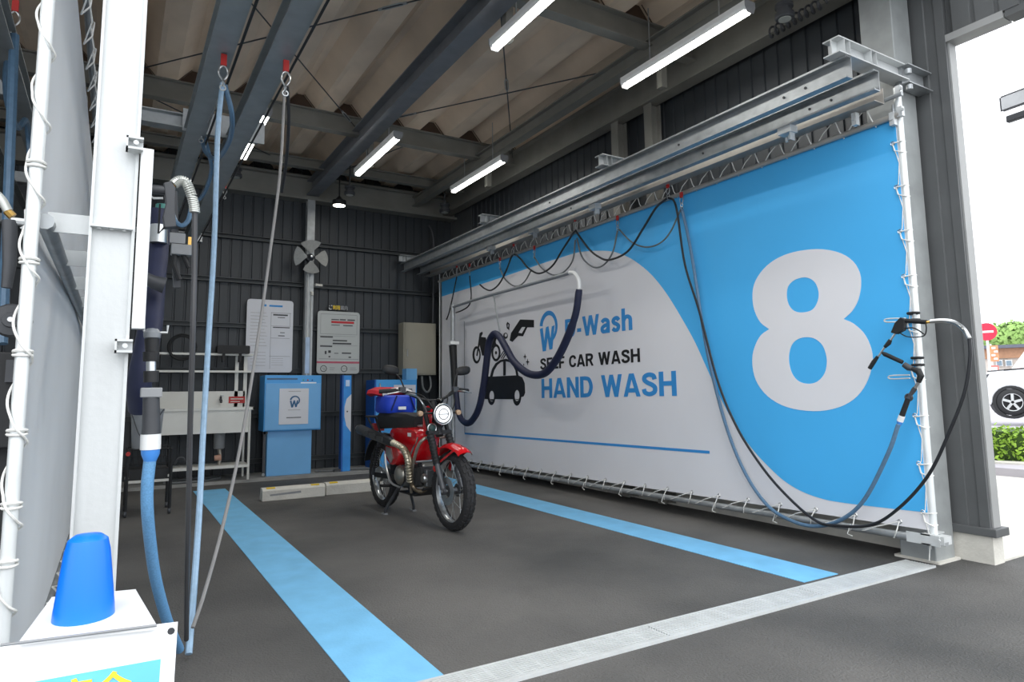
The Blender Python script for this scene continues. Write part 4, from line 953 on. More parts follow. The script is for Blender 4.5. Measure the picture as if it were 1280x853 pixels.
c2 = thing('blue_cabinet', 'deep sided blue cabinet in the corner, half hidden by the motorcycle', 'cabinet', (3.1, 8.6, .035))
ca, cb_ = Y(470, 500, 8.45).x, Y(521, 500, 8.45).x
part(MB().box(ca, cb_, 8.45, 8.8, .035, 1.19), 'case', BLUE, c2, bw=.005)
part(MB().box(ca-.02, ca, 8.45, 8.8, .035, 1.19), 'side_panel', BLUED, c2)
part(MB().box(Y(508, 460, 8.45).x, cb_, 8.45, 8.6, 1.19, 1.34), 'top_box', BL2, c2)
part(MB().box(cb_-.33, cb_-.02, 8.443, 8.45, .78, 1.12), 'white_notice', PAPER, c2)
part(MB().box(cb_-.28, cb_-.2, 8.441, 8.443, 1.0, 1.06).box(cb_-.12, cb_-.07, 8.441, 8.443, 1.01, 1.07), 'notice_mark', INKG, c2, kind='stuff')
part(MB().tube([(ca+.05, 8.44, .95), (ca+.05, 8.43, 1.0), (ca+.05, 8.43, 1.10), (ca+.05, 8.44, 1.14)], .008, 8), 'handle', SILVER, c2)

eb = thing('electric_box', 'beige steel electric box on the back wall beside the corner column', 'box', (3.65, 8.75, 1.2))
x0, x1 = Y(504, 450, 8.7).x, Y(545, 450, 8.7).x; z1 = Y(505, 403, 8.7).z; z0 = Y(520, 469, 8.7).z
part(MB().box(x0, x1, 8.70, 8.90, z0, z1), 'case', mat('beige_enamel', (150, 146, 132), .5, 0, .03, 2), eb, bw=.006)
part(MB().box(x0+.02, x1-.02, 8.692, 8.70, z0+.02, z1-.02), 'door', mat('beige_enamel', (150, 146, 132)), eb, bw=.003)
part(MB().box(x0+.05, x0+.065, 8.68, 8.692, 1.52, 1.62), 'latch', SILVER, eb)
part(MB().tube(cr([(x0+.12, 8.75, z0), (x0+.13, 8.72, z0-.25), (x0+.20, 8.7, z0-.5), (x0+.32, 8.7, .5)], 6), .016, 8).tube(cr([(x0+.3, 8.75, z0), (x0+.3, 8.7, z0-.18), (x0+.36, 8.68, z0-.24), (x0+.42, 8.7, z0-.15), (x0+.42, 8.75, z0)], 6), .016, 8), 'cable', HOSEG, eb, kind='stuff')
part(MB().box(x0+.08, x0+.22, 8.72, 8.8, z0-.05, z0), 'gland_plate', CREAM, eb)
solo(MB().tube(cr([Y(536, 282, 8.8), Y(540, 290, 8.8), Y(542, 305, 8.8), Y(542, 345, 8.8), Y(541, 404, 8.8)], 6), .016, 8), 'conduit', DGREY, 'dark conduit curving down the back wall to the beige electric box', 'conduit')

# notice boards
def board(u0, v0, u1, v1, name, lab, m_):
    a = Y(u0, v0, 8.9); b = Y(u1, v1, 8.9); t = thing(name, lab, 'notice', ((a.x+b.x)/2, 8.9, b.z))
    part(MB().rbox(a.x, b.x, 8.89, 8.9, b.z, a.z, .04, 'y'), 'board', m_, t); return t, a.x, b.x, b.z, a.z
t, x0, x1, z0, z1 = board(309, 373.5, 364.5, 466, 'notice_board', 'white rounded notice board of price tables above the sink, left of the fan column', PAPER)
w, h = x1-x0, z1-z0; yy = 8.889
def ink(t, x0, z0, w, h, rects, m_, nm):
    k = MB()
    for a, b, c, d in rects: k.box(x0+w*a, x0+w*c, yy-.0015, yy+.001, z0+h*b, z0+h*d)
    part(k, nm, m_, t, kind='stuff')
ink(t, x0, z0, w, h, [(.52, .82, .95, .825), (.52, .64, .95, .643), (.52, .47, .93, .474), (.50, .22, .95, .224), (.515, .05, .52, .83), (.93, .64, .935, .83)], INKG, 'table_rule')
ink(t, x0, z0, w, h, [(.56, .785, .88, .805), (.66, .755, .82, .765), (.56, .615, .93, .628), (.72, .545, .82, .555), (.68, .50, .82, .512)], DGREY, 'printed_rows')
ink(t, x0, z0, w, h, [(.08, .36+.045*i, .44-.03*(i % 3), .366+.045*i) for i in range(11)]+[(.1, .09+.045*i, .42, .096+.045*i) for i in range(5)]+[(.55, .1+.03*i, .80, .105+.03*i) for i in range(4)], mat('faint_ink', (176, 176, 176)), 'faint_rows')
ink(t, x0, z0, w, h, [(.36, .905, .41, .935), (.47, .905, .76, .93)], PRINTD, 'heading')
t, x0, x1, z0, z1 = board(397, 388.5, 448.5, 467.5, 'notice_board', 'grey-white notice board with red heading, behind the slim blue post', mat('notice_grey', (186, 190, 188), .5, 0, .02, 3))
w, h = x1-x0, z1-z0
ink(t, x0, z0, w, h, [(.07, .95, .93, .955), (.07, .63, .93, .634), (.05, .6, .9, .603), (.07, .45, .95, .453), (.05, .23, .98, .236), (.07, .63, .074, .95), (.93, .63, .934, .95)], INKG, 'table_rule')
ink(t, x0, z0, w, h, [(.32, .81, .86, .845)], INKR, 'red_heading'); ink(t, x0, z0, w, h, [(.0, .165, 1.0, .195)], mat('dull_pink_ink', (190, 90, 110), .6), 'pink_band')
ink(t, x0, z0, w, h, [(.32, .86, .5, .875), (.52, .86, .66, .88), (.7, .86, .88, .88), (.32, .775, .52, .785), (.6, .77, .83, .785), (.07, .575, .36, .595), (.07, .425, .35, .445), (.36, .52, .7, .54), (.36, .47, .80, .495), (.18, .31, .22, .36), (.26, .33, .32, .37), (.58, .32, .80, .34), (.74, .255, .80, .275), (.4, .32, .5, .33), (.27, .26, .31, .28)], DGREY, 'printed_rows')
k = MB()
for cx_, cz_ in ((.16, .08), (.64, .08)): k.torus((x0+w*cx_, yy, z0+h*cz_), (0, 1, 0), .04, .004, 18, 4)
part(k, 'round_symbol', DGREY, t, kind='stuff')
ink(t, x0, z0, w, h, [(.12, .085, .2, .092), (.15, .06, .2, .07), (.6, .08, .7, .086), (.3, .09, .42, .095), (.3, .06, .4, .064), (.78, .09, .92, .095), (.78, .06, .94, .065)], INKG, 'small_print')
a = Y(383, 388, 8.89); b = Y(411, 389, 8.89); 
wt = Y(438, 388, 8.89).x - Y(411, 388, 8.89).x
tx = thing('wall_lettering', 'small white and yellow lettering on the dark wall above the grey notice board', 'lettering', (Y(423, 388, 8.89).x, 8.9, a.z))
xx = Y(411, 388, 8.895).x; zz = Y(411, 387, 8.895).z
part(MB().box(xx, xx+.27, 8.893, 8.899, zz-.005, zz+.075), 'backing', PANEL, tx)
for s_, dx, wd, mm in (('ご', 0, .045, WHITE), ('利用', .052, .10, YEL), ('案内', .158, .10, MGREY)):
    text(s_, (xx+dx, 8.892, zz), (1, 0, 0), (0, 0, 1), wd, .062, mm, 'character', tx, th=.002, bold=.03)

# fan
fn = thing('wall_fan', 'grey four-bladed fan mounted on the slim column of the back wall', 'fan', Y(389, 321, 8.62))
c = Y(389, 321, 8.62)
def blade(a0, m_, nm='blade'):
    k = MB(); n1, n2 = 7, 5; vs = []
    for i in range(n1+1):
        for j in range(n2+1):
            t = j/n2; r = .055+t*.165; half = math.radians(14+20*math.sin(min(1, t*1.15)*PI*.62))
            an = a0-half+2*half*i/n1; tw = (i/n1-.5)*.10*t
            vs.append(c+V((math.cos(an)*r, tw, math.sin(an)*r)))
    fs = [(i*(n2+1)+j, (i+1)*(n2+1)+j, (i+1)*(n2+1)+j+1, i*(n2+1)+j+1) for i in range(n1) for j in range(n2)]
    N = len(vs); k.add(vs+[v+V((0, .004, 0)) for v in vs], fs+[tuple(N+q for q in reversed(f)) for f in fs]); k.sm = True
    part(k, nm, m_, fn)
FB = mat('fan_blade_grey', (150, 152, 150), .5, 0, .05, 30)
for a_, m_ in ((92, FB), (182, FB), (272, MGREY), (358, mat('shaded_fan_grey', (92, 94, 92), .5))): blade(math.radians(a_), FB)
part(MB().lathe([(0, -.035), (.022, -.035), (.03, -.02), (.03, .03), (.05, .04), (.055, .12), (0, .12)], c, (0, 1, 0), 18), 'motor', DGREY, fn)
part(MB().lathe([(0, -.045), (.014, -.043), (.016, -.03)], c, (0, 1, 0), 12), 'hub_cap', SILVER, fn)
part(MB().box(c.x-.015, c.x+.015, 8.72, 8.79, c.z-.10, c.z+.02), 'mount', DGREY, fn)
sp2 = solo(MB().cbox(Y(398, 357, 8.75), (.09, .08, .03)).cbox(Y(390, 367, 8.75), (.03, .04, .05)), 'bracket', CREAM, 'small pale bracket on the slim back column just below the fan', 'bracket')

# sink with rack
sk = thing('wash_sink', 'white wash trough with backsplash, shelf and rack against the back wall', 'sink', (.98, 8.55, .035))
xs0, xs1 = .36, 1.42; ys0, ys1 = 8.3, 8.72
zr = Y(317, 509, ys0).z
ST = mat('white_enamel', (222, 222, 216), .4, 0, .03, 4)
k = MB().box(xs0, xs1, ys0, ys0+.02, zr-.03, zr).box(xs0, xs1, ys1-.02, ys1, zr-.03, zr).box(xs0, xs0+.02, ys0, ys1, zr-.03, zr).box(xs1-.02, xs1, ys0, ys1, zr-.03, zr)
part(k, 'rim', ST, sk)
part(MB().box(xs0+.03, xs1-.04, ys0+.015, ys0+.03, zr-.29, zr-.03).box(xs0+.03, xs1-.04, ys1-.03, ys1-.02, zr-.29, zr-.03).box(xs0+.03, xs0+.04, ys0+.03, ys1-.03, zr-.29, zr-.03).box(xs1-.05, xs1-.04, ys0+.03, ys1-.03, zr-.29, zr-.03).box(xs0+.03, xs1-.04, ys0+.03, ys1-.03, zr-.29, zr-.28), 'basin', ST, sk)
part(MB().box(xs0, xs1-.05, ys1, ys1+.02, zr-.03, zr+.19), 'backsplash', ST, sk)
for x in (xs0+.03, xs1-.05):
    for y in (ys0+.02, ys1-.02): part(MB().tube([(x, y, .035), (x, y, zr-.03)], .014, 8), 'leg', ST, sk)
part(MB().box(xs0+.02, xs1-.04, ys0, ys1, .18, .21), 'lower_shelf', ST, sk)
for v in (444, 465):
    z = Y(300, v, ys1).z; part(MB().box(.35, 1.44, ys1-.08, ys1+.02, z-.012, z+.012), 'rack_shelf', ST, sk)
for x in (1.27, 1.37): part(MB().box(x-.02, x+.02, ys1, ys1+.02, zr, Y(300, 444, ys1).z), 'rack_upright', ST, sk)
p = Y(276, 500, ys1-.04); part(MB().tube([p+V((0, .06, 0)), p+V((0, -.02, .0)), p+V((0, -.05, -.03))], .014, 8).tube([p, p+V((0, 0, .04))], .012, 8), 'tap', DGREY, sk); part(MB().lathe([(.018, 0), (.018, .014), (0, .014)], p+V((.01, 0, .04)), (0, 0, 1), 10), 'tap_handle', SILVER, sk)
a = Y(286, 496, ys1); b = Y(306, 504, ys1); part(MB().box(a.x, b.x, ys1-.004, ys1, b.z, a.z), 'red_label', REDM, sk); part(MB().box(a.x+.02, b.x-.02, ys1-.006, ys1-.004, (a.z+b.z)/2+.004, (a.z+b.z)/2+.018).box(a.x+.02, b.x-.06, ys1-.006, ys1-.004, b.z+.014, b.z+.024), 'label_print', CREAM, sk, kind='stuff')
a = Y(276, 541, 8.4); part(MB().lathe([(.05, -.19), (.06, -.18), (.062, 0), (0, 0)], (a.x, 8.5, zr-.29), (0, 0, 1), 16), 'waste_trap', MGREY, sk)
part(MB().tube(cr([(a.x, 8.5, zr-.47), (a.x+.01, 8.48, zr-.56), (a.x-.0, 8.46, .21)], 4), .020, 8), 'waste_pipe', mat('dull_silver', (150, 144, 134), .4, .5), sk)
t = thing('black_tray', 'black folded mat lying on top of the sink rack', 'tray', Y(290, 437, 8.7))
a = Y(271, 432, 8.68); b = Y(311, 443, 8.68); part(MB().rbox(a.x, b.x, 8.6, 8.78, b.z, a.z, .015, 'y'), 'pad', BLACK, t); part(MB().box(a.x+.06, a.x+.09, 8.62, 8.7, b.z-.10, b.z).box(b.x-.12, b.x-.09, 8.62, 8.7, b.z-.10, b.z), 'strap', BLACK, t, kind='stuff')
c = Y(228, 434, 8.62); t = thing('cable_coil', 'black coiled cable hung on the sink rack left end', 'cable', c)
k = MB()
for i in range(5): k.torus(c+V((0, .012*i, 0)), (0, 1, .05*i), .15-.012*(i % 3), .010, 28, 6)
part(k, 'coil', BLACK, t, kind='stuff')
solo(MB().tube([Y(268, 573, 8.45), Y(276, 572, 8.45)], [.03, .035], 12), 'bottle', mat('pinkish_bottle', (196, 150, 130), .4), 'small pinkish bottle on the lower sink shelf beside the drain', 'bottle')
solo(MB().tube(cr([Y(218, 582, 8.35), Y(222, 574, 8.35), Y(229, 573, 8.35), Y(234, 582, 8.35)], 4), .012, 8), 'bucket_handle', DGREY, 'dark hose end curled on the lower sink shelf', 'hose end')
solo(MB().tube(cr([(.5, 8.38, .05), (.8, 8.36, .05), (1.05, 8.45, .05), (1.1, 8.6, .05), (.9, 8.66, .05), (.6, 8.6, .05)], 8), .014, 8), 'floor_hose', HOSEG, 'grey hose lying on the plinth under the sink', 'hose')
solo(MB().tube(cr([(2.2, 8.55, .05), (2.4, 8.48, .05), (2.7, 8.5, .05), (2.9, 8.4, .05)], 8), .012, 8), 'floor_hose', HOSEG, 'grey cable lying on the plinth behind the slim blue post', 'cable')
# bucket on cart
ct = thing('wire_cart', 'black wire trolley with white shelf bars, left of the sink', 'cart', (.05, 6.9, 0))
yc = 6.55; a = Y(157, 625, yc); b = Y(212, 625, yc); x0, x1 = a.x, b.x; zt = Y(185, 562, yc).z; zm = Y(185, 602, yc).z
for x in (x0, x1):
    for y in (yc, yc+.38):
        o_ = part(MB().tube([(x, y, .05), (x, y, zt)], .013, 8), 'post', BLACK, ct)
        part(MB().lathe([(.02, -.012), (.026, -.008), (.026, .008), (.02, .012)], (x, y, .026), (1, 0, 0), 12), 'caster', DGREY, ct)
part(MB().box(x0-.01, x1+.01, yc, yc+.012, zm-.01, zm+.012).box(x0-.01, x1+.01, yc+.36, yc+.38, zm-.01, zm+.012), 'shelf_bar', CREAM, ct, kind='stuff')
k = MB()
for i in range(9):
    x = x0+(x1-x0)*i/8; k.tube([(x, yc, zt-.12), (x, yc, zt), (x, yc+.38, zt), (x, yc+.38, zt-.12)], .003, 4)
k.tube([(x0, yc, zt), (x1, yc, zt)], .006, 6).tube([(x0, yc, zt-.06), (x1, yc, zt-.06)], .003, 6).tube([(x0, yc, zt-.12), (x1, yc, zt-.12)], .004, 6).tube([(x0, yc+.38, zt), (x1, yc+.38, zt)], .006, 6)
part(k, 'wire_basket', BLACK, ct, kind='stuff')
part(MB().box(x0+.02, x1-.02, yc+.05, yc+.33, zm+.012, zm+.10), 'black_box', BLACK, ct)
part(MB().lathe([(.018, 0), (.018, .03), (0, .03)], (x0-.0, yc-.01, zt-.03), (0, -1, 0), 10), 'red_cap', REDM, ct)
a = Y(161, 560, yc+.1); b = Y(204, 560, yc+.1); zz = Y(180, 512, yc+.1).z; xm = (a.x+b.x)/2; rr = (b.x-a.x)/2
bk = thing('grey_bucket', 'grey plastic bucket standing on the black wire trolley', 'bucket', (xm, yc+.19, zt))
part(MB().lathe([(rr*.82, 0), (rr*.98, zz-zt-.02), (rr*1.03, zz-zt-.02), (rr*1.03, zz-zt), (rr*.94, zz-zt), (rr*.80, .012), (0, .012)], (xm, yc+.19, zt), (0, 0, 1), 20), 'pail', mat('bucket_grey', (150, 154, 158), .5), bk)
part(MB().tube(cr([(xm-rr, yc+.02, zz-.02), (xm-.03, yc-.02, zt+.10), (xm+rr*.9, yc+.02, zz-.0)], 6), .004, 6), 'handle', DGREY, bk)

# wheel stops
def stop(x0, y, lab, mark=False):
    t = thing('wheel_stop', lab, 'wheel stop', (x0+.3, y+.07, 0))
    part(MB().ext([(0, 0), (0, .095), (.02, .12), (.10, .12), (.13, 0)], (x0, y, 0), (0, 1, 0), (0, 0, 1), (.596, 0, 0)), 'block', CONC, t, bw=.006)
    for dx in (.08, .50): part(MB().box(x0+dx-.04, x0+dx+.04, y-.0+.012, y+.05, .112, .1235), 'reflector', YEL, t)
    if mark: part(MB().add([(x0+.07, y-.001, .045), (x0+.36, y-.001, .055), (x0+.36, y-.001, .075), (x0+.07, y-.001, .062)], [(0, 1, 2, 3)]), 'scuff', MGREY, t)
stop(1.245, 6.74, 'pale concrete wheel stop in front of the emblem cabinet, scuffed on its face', True)
stop(1.86, 6.78, 'pale concrete wheel stop beside the motorcycle rear wheel')
# ================================================================== MOTORCYCLE
mx, my = (2.17+2.10)/2, (4.51+5.76)/2
ang = math.atan2(4.51-5.76, 2.17-2.10)
mc = thing('motorcycle', 'red and black small trail motorcycle on its centre stand in the middle of the bay', 'motorcycle', (mx, my, 0), ang)
def b(x, y, z): return V((x-.6275, y, z))
def mp(k, name, m_, parent=None, label=None, bw=0, kind=None): return part(k, name, m_, parent or mc, label=label, local=True, bw=bw, kind=kind)
TYRE = mat('tyre_rubber', (40, 40, 42), .8, 0, .08, 30, .3, 120)
def wheel(x, z, nm, tw, steer=0):
    k = MB(); Ro = .283; c = b(x, 0, z); n = 40
    prof = []
    for j in range(9):
        a = -PI*.62+2*PI*.62*j/8; prof.append((Ro-.042+.042*math.cos(a), tw*math.sin(a)))
    prof.append(prof[0]); vs = []; m_ = len(prof)
    for r, h in prof:
        for i in range(n):
            t = 2*PI*i/n; vs.append(c+V((math.cos(t)*r, h, math.sin(t)*r)))
    k.add(vs, [(j*n+i, j*n+(i+1) % n, (j+1)*n+(i+1) % n, (j+1)*n+i) for j in range(m_-1) for i in range(n)]); k.sm = True
    for i in range(30):      # tread blocks
        for s, off in ((-1, 0), (0, .5), (1, 0)):
            t = 2*PI*(i+off)/30; r = Ro-.002-(.010 if s else 0); u = V((math.cos(t), 0, math.sin(t))); w = V((-math.sin(t), 0, math.cos(t))); y = V((0, 1, 0))
            if s: y = (y-u*s*.6).normalized()
            cc = c+u*r+V((0, s*tw*.62, 0)); hx_, hy, hz = .018, .011, .006
            p = [cc+w*a_*hx_+y*b_*hy+u*c_*hz for a_ in (-1, 1) for b_ in (-1, 1) for c_ in (-1, 1)]
            k.add(p, [(0, 1, 3, 2), (4, 6, 7, 5), (0, 4, 5, 1), (2, 3, 7, 6), (0, 2, 6, 4), (1, 5, 7, 3)])
    wh = mp(k, nm, TYRE)
    k = MB(); 
    k.lathe([(Ro-.062, -.018), (Ro-.060, -.024), (Ro-.050, -.022), (Ro-.056, -.012), (Ro-.056, .012), (Ro-.050, .022), (Ro-.060, .024), (Ro-.062, .018), (Ro-.068, 0), (Ro-.062, -.018)], c, (0, 1, 0), 40)
    mp(k, 'rim', SILVER, wh)
    mp(MB().lathe([(.0, -.05), (.022, -.05), (.045, -.04), (.048, -.034), (.025, -.025), (.025, .025), (.048, .034), (.045, .04), (.022, .05), (0, .05)], c, (0, 1, 0), 20), 'hub', mat('hub_grey', (96, 98, 100), .4, .5), wh)
    for i in range(18):
        t = 2*PI*i/18; s = 1 if i % 2 else -1; t2 = t+(.5 if (i//2) % 2 else -.5)
        mp(MB().tube([c+V((math.cos(t2)*.042, s*.034, math.sin(t2)*.042)), c+V((math.cos(t)*(Ro-.06), 0, math.sin(t)*(Ro-.06)))], .0020, 5), 'spoke', SILVER, wh)
    return wh
fw = wheel(1.255, .289, 'front_wheel', .045)
mp(MB().lathe([(.05, -.052), (.10, -.052), (.10, -.048), (.05, -.048), (.05, -.052)], b(1.255, 0, .289), (0, 1, 0), 24), 'brake_disc', SILVER, fw)
mp(MB().cbox(b(1.19, -.062, .36), (.05, .03, .07)), 'brake_caliper', BLACK, fw)
rw = wheel(0, .295, 'rear_wheel', .044)
mp(MB().lathe([(.0, -.062), (.06, -.06), (.066, -.05), (.066, -.035)], b(0, 0, .295), (0, 1, 0), 24), 'drum', SILVER, rw)
mp(MB().lathe([(.04, .055), (.085, .055), (.085, .050), (.04, .050), (.04, .055)], b(0, 0, .295), (0, 1, 0), 24), 'sprocket', SILVER, rw)
# fork
ax = b(1.255, 0, .289); tp = b(.925, 0, .90); fd = (tp-ax).normalized()
for s in (-1, 1):
    o_ = V((0, s*.078, 0)); f = mp(MB().tube([ax+o_, ax+o_+fd*.22], .021, 12), 'fork_leg', mat('fork_slider', (92, 94, 98), .4, .4))
    k = MB(); rr = []; pp_ = []
    for i in range(19): pp_.append(ax+o_+fd*(.21+.24*i/18)); rr.append(.031 if i % 2 else .026)
    k.tube(pp_, rr, 12); mp(k, 'gaiter', BLACK, f)
    mp(MB().tube([ax+o_+fd*.45, ax+o_+fd*.70], .017, 10), 'fork_tube', BLACK, f)
    mp(MB().lathe([(.026, -.012), (.026, .012)], ax+o_, (0, 1, 0), 12), 'axle_lug', DGREY, f)
mp(MB().tube([ax+V((0, -.1, 0)), ax+V((0, .1, 0))], .010, 8), 'axle', SILVER)
mp(MB().bar(ax+fd*.47+V((0, -.10, 0)), ax+fd*.47+V((0, .10, 0)), .05, .03), 'lower_yoke', BLACK)
mp(MB().bar(ax+fd*.67+V((0, -.10, 0)), ax+fd*.67+V((0, .10, 0)), .05, .025), 'upper_yoke', BLACK)
# front fender
k = MB(); n = 16; vs = []; c = b(1.255, 0, .289)
for i in range(n+1):
    t = math.radians(55+82*i/n); r = .335+(.01 if i < 3 else 0)
    for y, d in ((-.058, -.022), (-.05, -.006), (-.022, .008), (0, .011), (.022, .008), (.05, -.006), (.058, -.022)):
        vs.append(c+V((math.cos(t)*(r+d), y, math.sin(t)*(r+d))))
fs = [(i*7+j, (i+1)*7+j, (i+1)*7+j+1, i*7+j+1) for i in range(n) for j in range(6)]; N = len(vs)
k.add(vs+[p-(p-c).normalized()*.004 for p in vs], fs+[tuple(N+q for q in reversed(f)) for f in fs]); k.sm = True
ff = mp(k, 'front_fender', RED)
for s in (-1, 1):
    mp(MB().bar(c+V((math.cos(1.9)*.32, s*.062, math.sin(1.9)*.32)), c+V((math.cos(2.5)*.22, s*.066, math.sin(2.5)*.22)), .035, .006, up=(0, 1, 0)).bar(c+V((math.cos(1.2)*.32, s*.062, math.sin(1.2)*.32)), c+V((math.cos(1.9)*.22, s*.066, math.sin(1.9)*.22)), .016, .006, up=(0, 1, 0)), 'fender_stay', RED, ff, kind='stuff')
# headlight
hc = b(1.09, 0, .842); hd = V((1, 0, .02)).normalized()
hl = mp(MB().lathe([(0, -.075), (.04, -.072), (.068, -.045), (.080, -.01), (.082, .012), (.076, .014)], hc, hd, 28), 'headlight', BLACKG)
mp(MB().torus(hc+hd*.012, hd, .077, .006, 32, 8), 'headlight_rim', SILVER, hl)
mp(MB().lathe([(.073, .008), (.06, .017), (.03, .023), (0, .024)], hc, hd, 28), 'headlight_lens', mat('lit_headlight', (250, 252, 252), .15, emit=.5), hl)
mp(MB().torus(hc+hd*.021, hd, .040, .004, 24, 6).bar(hc+hd*.024+V((0, -.045, 0)), hc+hd*.024+V((0, .045, 0)), .006), 'reflector_ring', MGREY, hl, kind='stuff')
for s in (-1, 1):
    mp(MB().tube([b(1.03, s*.06, .85), b(1.03, s*.15, .85)], .008, 8), 'indicator_stalk', BLACK)
    mp(MB().lathe([(0, -.02), (.018, -.018), (.022, 0), (.020, .016), (0, .02)], b(1.04, s*.165, .85), (1, 0, 0), 12), 'indicator', mat('amber_smoke', (180, 150, 120), .3), None)
mp(MB().lathe([(0, 0), (.02, 0), (.028, .012), (.03, .02), (.022, .03), (0, .032)], b(.99, .03, .93), (.3, 0, 1), 16), 'speedometer', BLACKG)
hn = mp(MB().lathe([(0, -.02), (.034, -.018), (.036, .004), (0, .006)], b(1.03, -.06, .735), (1, 0, 0), 20), 'horn', mat('dark_teal', (30, 62, 56), .3))
mp(MB().torus(b(1.035, -.06, .735), (1, 0, 0), .036, .005, 24, 6), 'horn_ring', SILVER, hn)
# handlebar
hb = mp(MB().tube(cr([b(.80, -.38, 1.02), b(.86, -.26, 1.025), b(.92, -.10, .96), b(.93, 0, .945), b(.92, .10, .96), b(.86, .26, 1.025), b(.80, .38, 1.02)], 6), .011, 10), 'handlebar', BLACK)
for s in (-1, 1):
    mp(MB().tube([b(.795, s*.395, 1.02), b(.85, s*.275, 1.026)], .017, 12), 'grip', BLACK, hb)
    mp(MB().cbox(b(.87, s*.235, 1.03), (.04, .05, .045)), 'switch_box', DGREY, hb, bw=.004)
    mp(MB().tube(cr([b(.89, s*.25, 1.02), b(.93, s*.29, 1.015), b(.90, s*.37, 1.0)], 5), .006, 6), 'brake_lever', SILVER, hb)
    p0 = b(.87, s*.22, 1.05); p1 = b(.85, s*.245, 1.12); p2 = b(.83, s*.285, 1.17)
    mi = mp(MB().tube(cr([p0, p1, p2], 5), .006, 8), 'mirror_stem', BLACK)
    mcn = b(.825, s*(.335 if s > 0 else .31), 1.185); k = MB(); vs = []
    for ring, (sc_, dx) in enumerate(((1.0, -.006), (1.0, .004), (.75, .018), (.35, .024))):
        for i in range(20):
            t = 2*PI*i/20; e = 2/2.6; cy_ = math.copysign(abs(math.cos(t))**e, math.cos(t))*.068*sc_; cz_ = math.copysign(abs(math.sin(t))**e, math.sin(t))*.038*sc_
            vs.append(mcn+V((dx, cy_*s, cz_+cy_*s*.12*s)))
    fs = [(r_*20+i, r_*20+(i+1) % 20, (r_+1)*20+(i+1) % 20, (r_+1)*20+i) for r_ in range(3) for i in range(20)]+[tuple(range(60, 80)), tuple(range(19, -1, -1))]
    k.add(vs, fs); k.sm = True
    mp(k, 'mirror', BLACK, mi)
k = MB()
for q in ([b(.88, -.2, 1.02), b(1.0, -.12, .98), b(1.05, -.06, .88), b(.98, -.03, .78)], [b(.88, .2, 1.02), b(1.0, .10, .99), b(1.04, .06, .9), b(.97, .03, .76)], [b(.87, .22, 1.0), b(.98, .16, .9), b(.95, .06, .72)]):
    k.tube(cr(q, 5), .005, 6)
mp(k, 'control_cables', BLACK, kind='stuff')
mp(MB().tube(cr([b(.88, -.21, 1.0), b(.97, -.16, .98), b(1.02, -.13, .92), b(1.0, -.09, .86)], 6), .006, 6), 'brake_hose', SILVER)
# frame spine, steering head and red covers
mp(MB().tube([tp+V((.0, 0, .03)), ax+fd*.44], .03, 12), 'steering_head', BLACK)
def slab(pts, y0, y1, m_, nm, taper=.75, parent=None, label=None):
    """side-view outline thickened left-right, outer rim pulled in"""
    n_ = len(pts); cx_ = sum(p[0] for p in pts)/n_; cz_ = sum(p[1] for p in pts)/n_; k = MB(); vs = []; L = [(y0, taper), (y0+(y1-y0)*.18, .97), (y0+(y1-y0)*.5, 1), (y0+(y1-y0)*.82, .97), (y1, taper)]
    for y, s in L:
        for p in pts: vs.append(b(cx_+(p[0]-cx_)*s, y, cz_+(p[1]-cz_)*s))
    m__ = len(L); fs = [(j*n_+i, j*n_+(i+1) % n_, (j+1)*n_+(i+1) % n_, (j+1)*n_+i) for j in range(m__-1) for i in range(n_)]+[tuple(range(n_))[::-1], tuple(range((m__-1)*n_, m__*n_))]
    k.add(vs, fs); k.sm = True; return mp(k, nm, m_, parent, label)
o2 = lambda pts, n=3: [(p.x, p.y) for p in crc(pts, n)]
slab(o2([(.86, .90), (.97, .88), (.99, .80), (.94, .68), (.86, .64), (.83, .74)]), -.045, .045, RED, 'head_cover', .8, label='red cover below the handlebar')
slab(o2([(.90, .70), (.87, .60), (.80, .49), (.72, .45), (.60, .51), (.44, .60), (.28, .66), (.36, .735), (.62, .74), (.80, .73)]), -.105, .105, RED, 'body_cover', .82, label='glossy red main body cover')
mp(MB().add([b(.70, -.107, .66), b(.76, -.105, .66), b(.76, -.105, .69), b(.70, -.107, .69)], [(0, 1, 2, 3)]).add([b(.70, -.1085, .66), b(.76, -.1065, .66), b(.76, -.1065, .69), b(.70, -.1085, .69)], [(0, 1, 2, 3)]), 'maker_badge', WHITE)
mp(MB().bar(b(.87, -.100, .66), b(.74, -.108, .50), .018, .004, up=(0, 1, 0)), 'chrome_stripe', SILVER)
slab(o2([(.32, .60), (.54, .58), (.58, .48), (.50, .41), (.36, .42), (.27, .50)]), -.125, .11, RED, 'side_cover', .85, label='red lower side cover')
mp(MB().ext([(x-.6275, z) for x, z in ((.33, .56), (.43, .55), (.47, .47), (.43, .43), (.39, .46), (.33, .50))], (0, -.135, 0), (1, 0, 0), (0, 0, 1), (0, .012, 0)), 'side_plate', SILVER)
mp(MB().torus(b(.80, -.03, .745), (0, 0, 1), .03, .008, 16, 6), 'fuel_cap', SILVER)
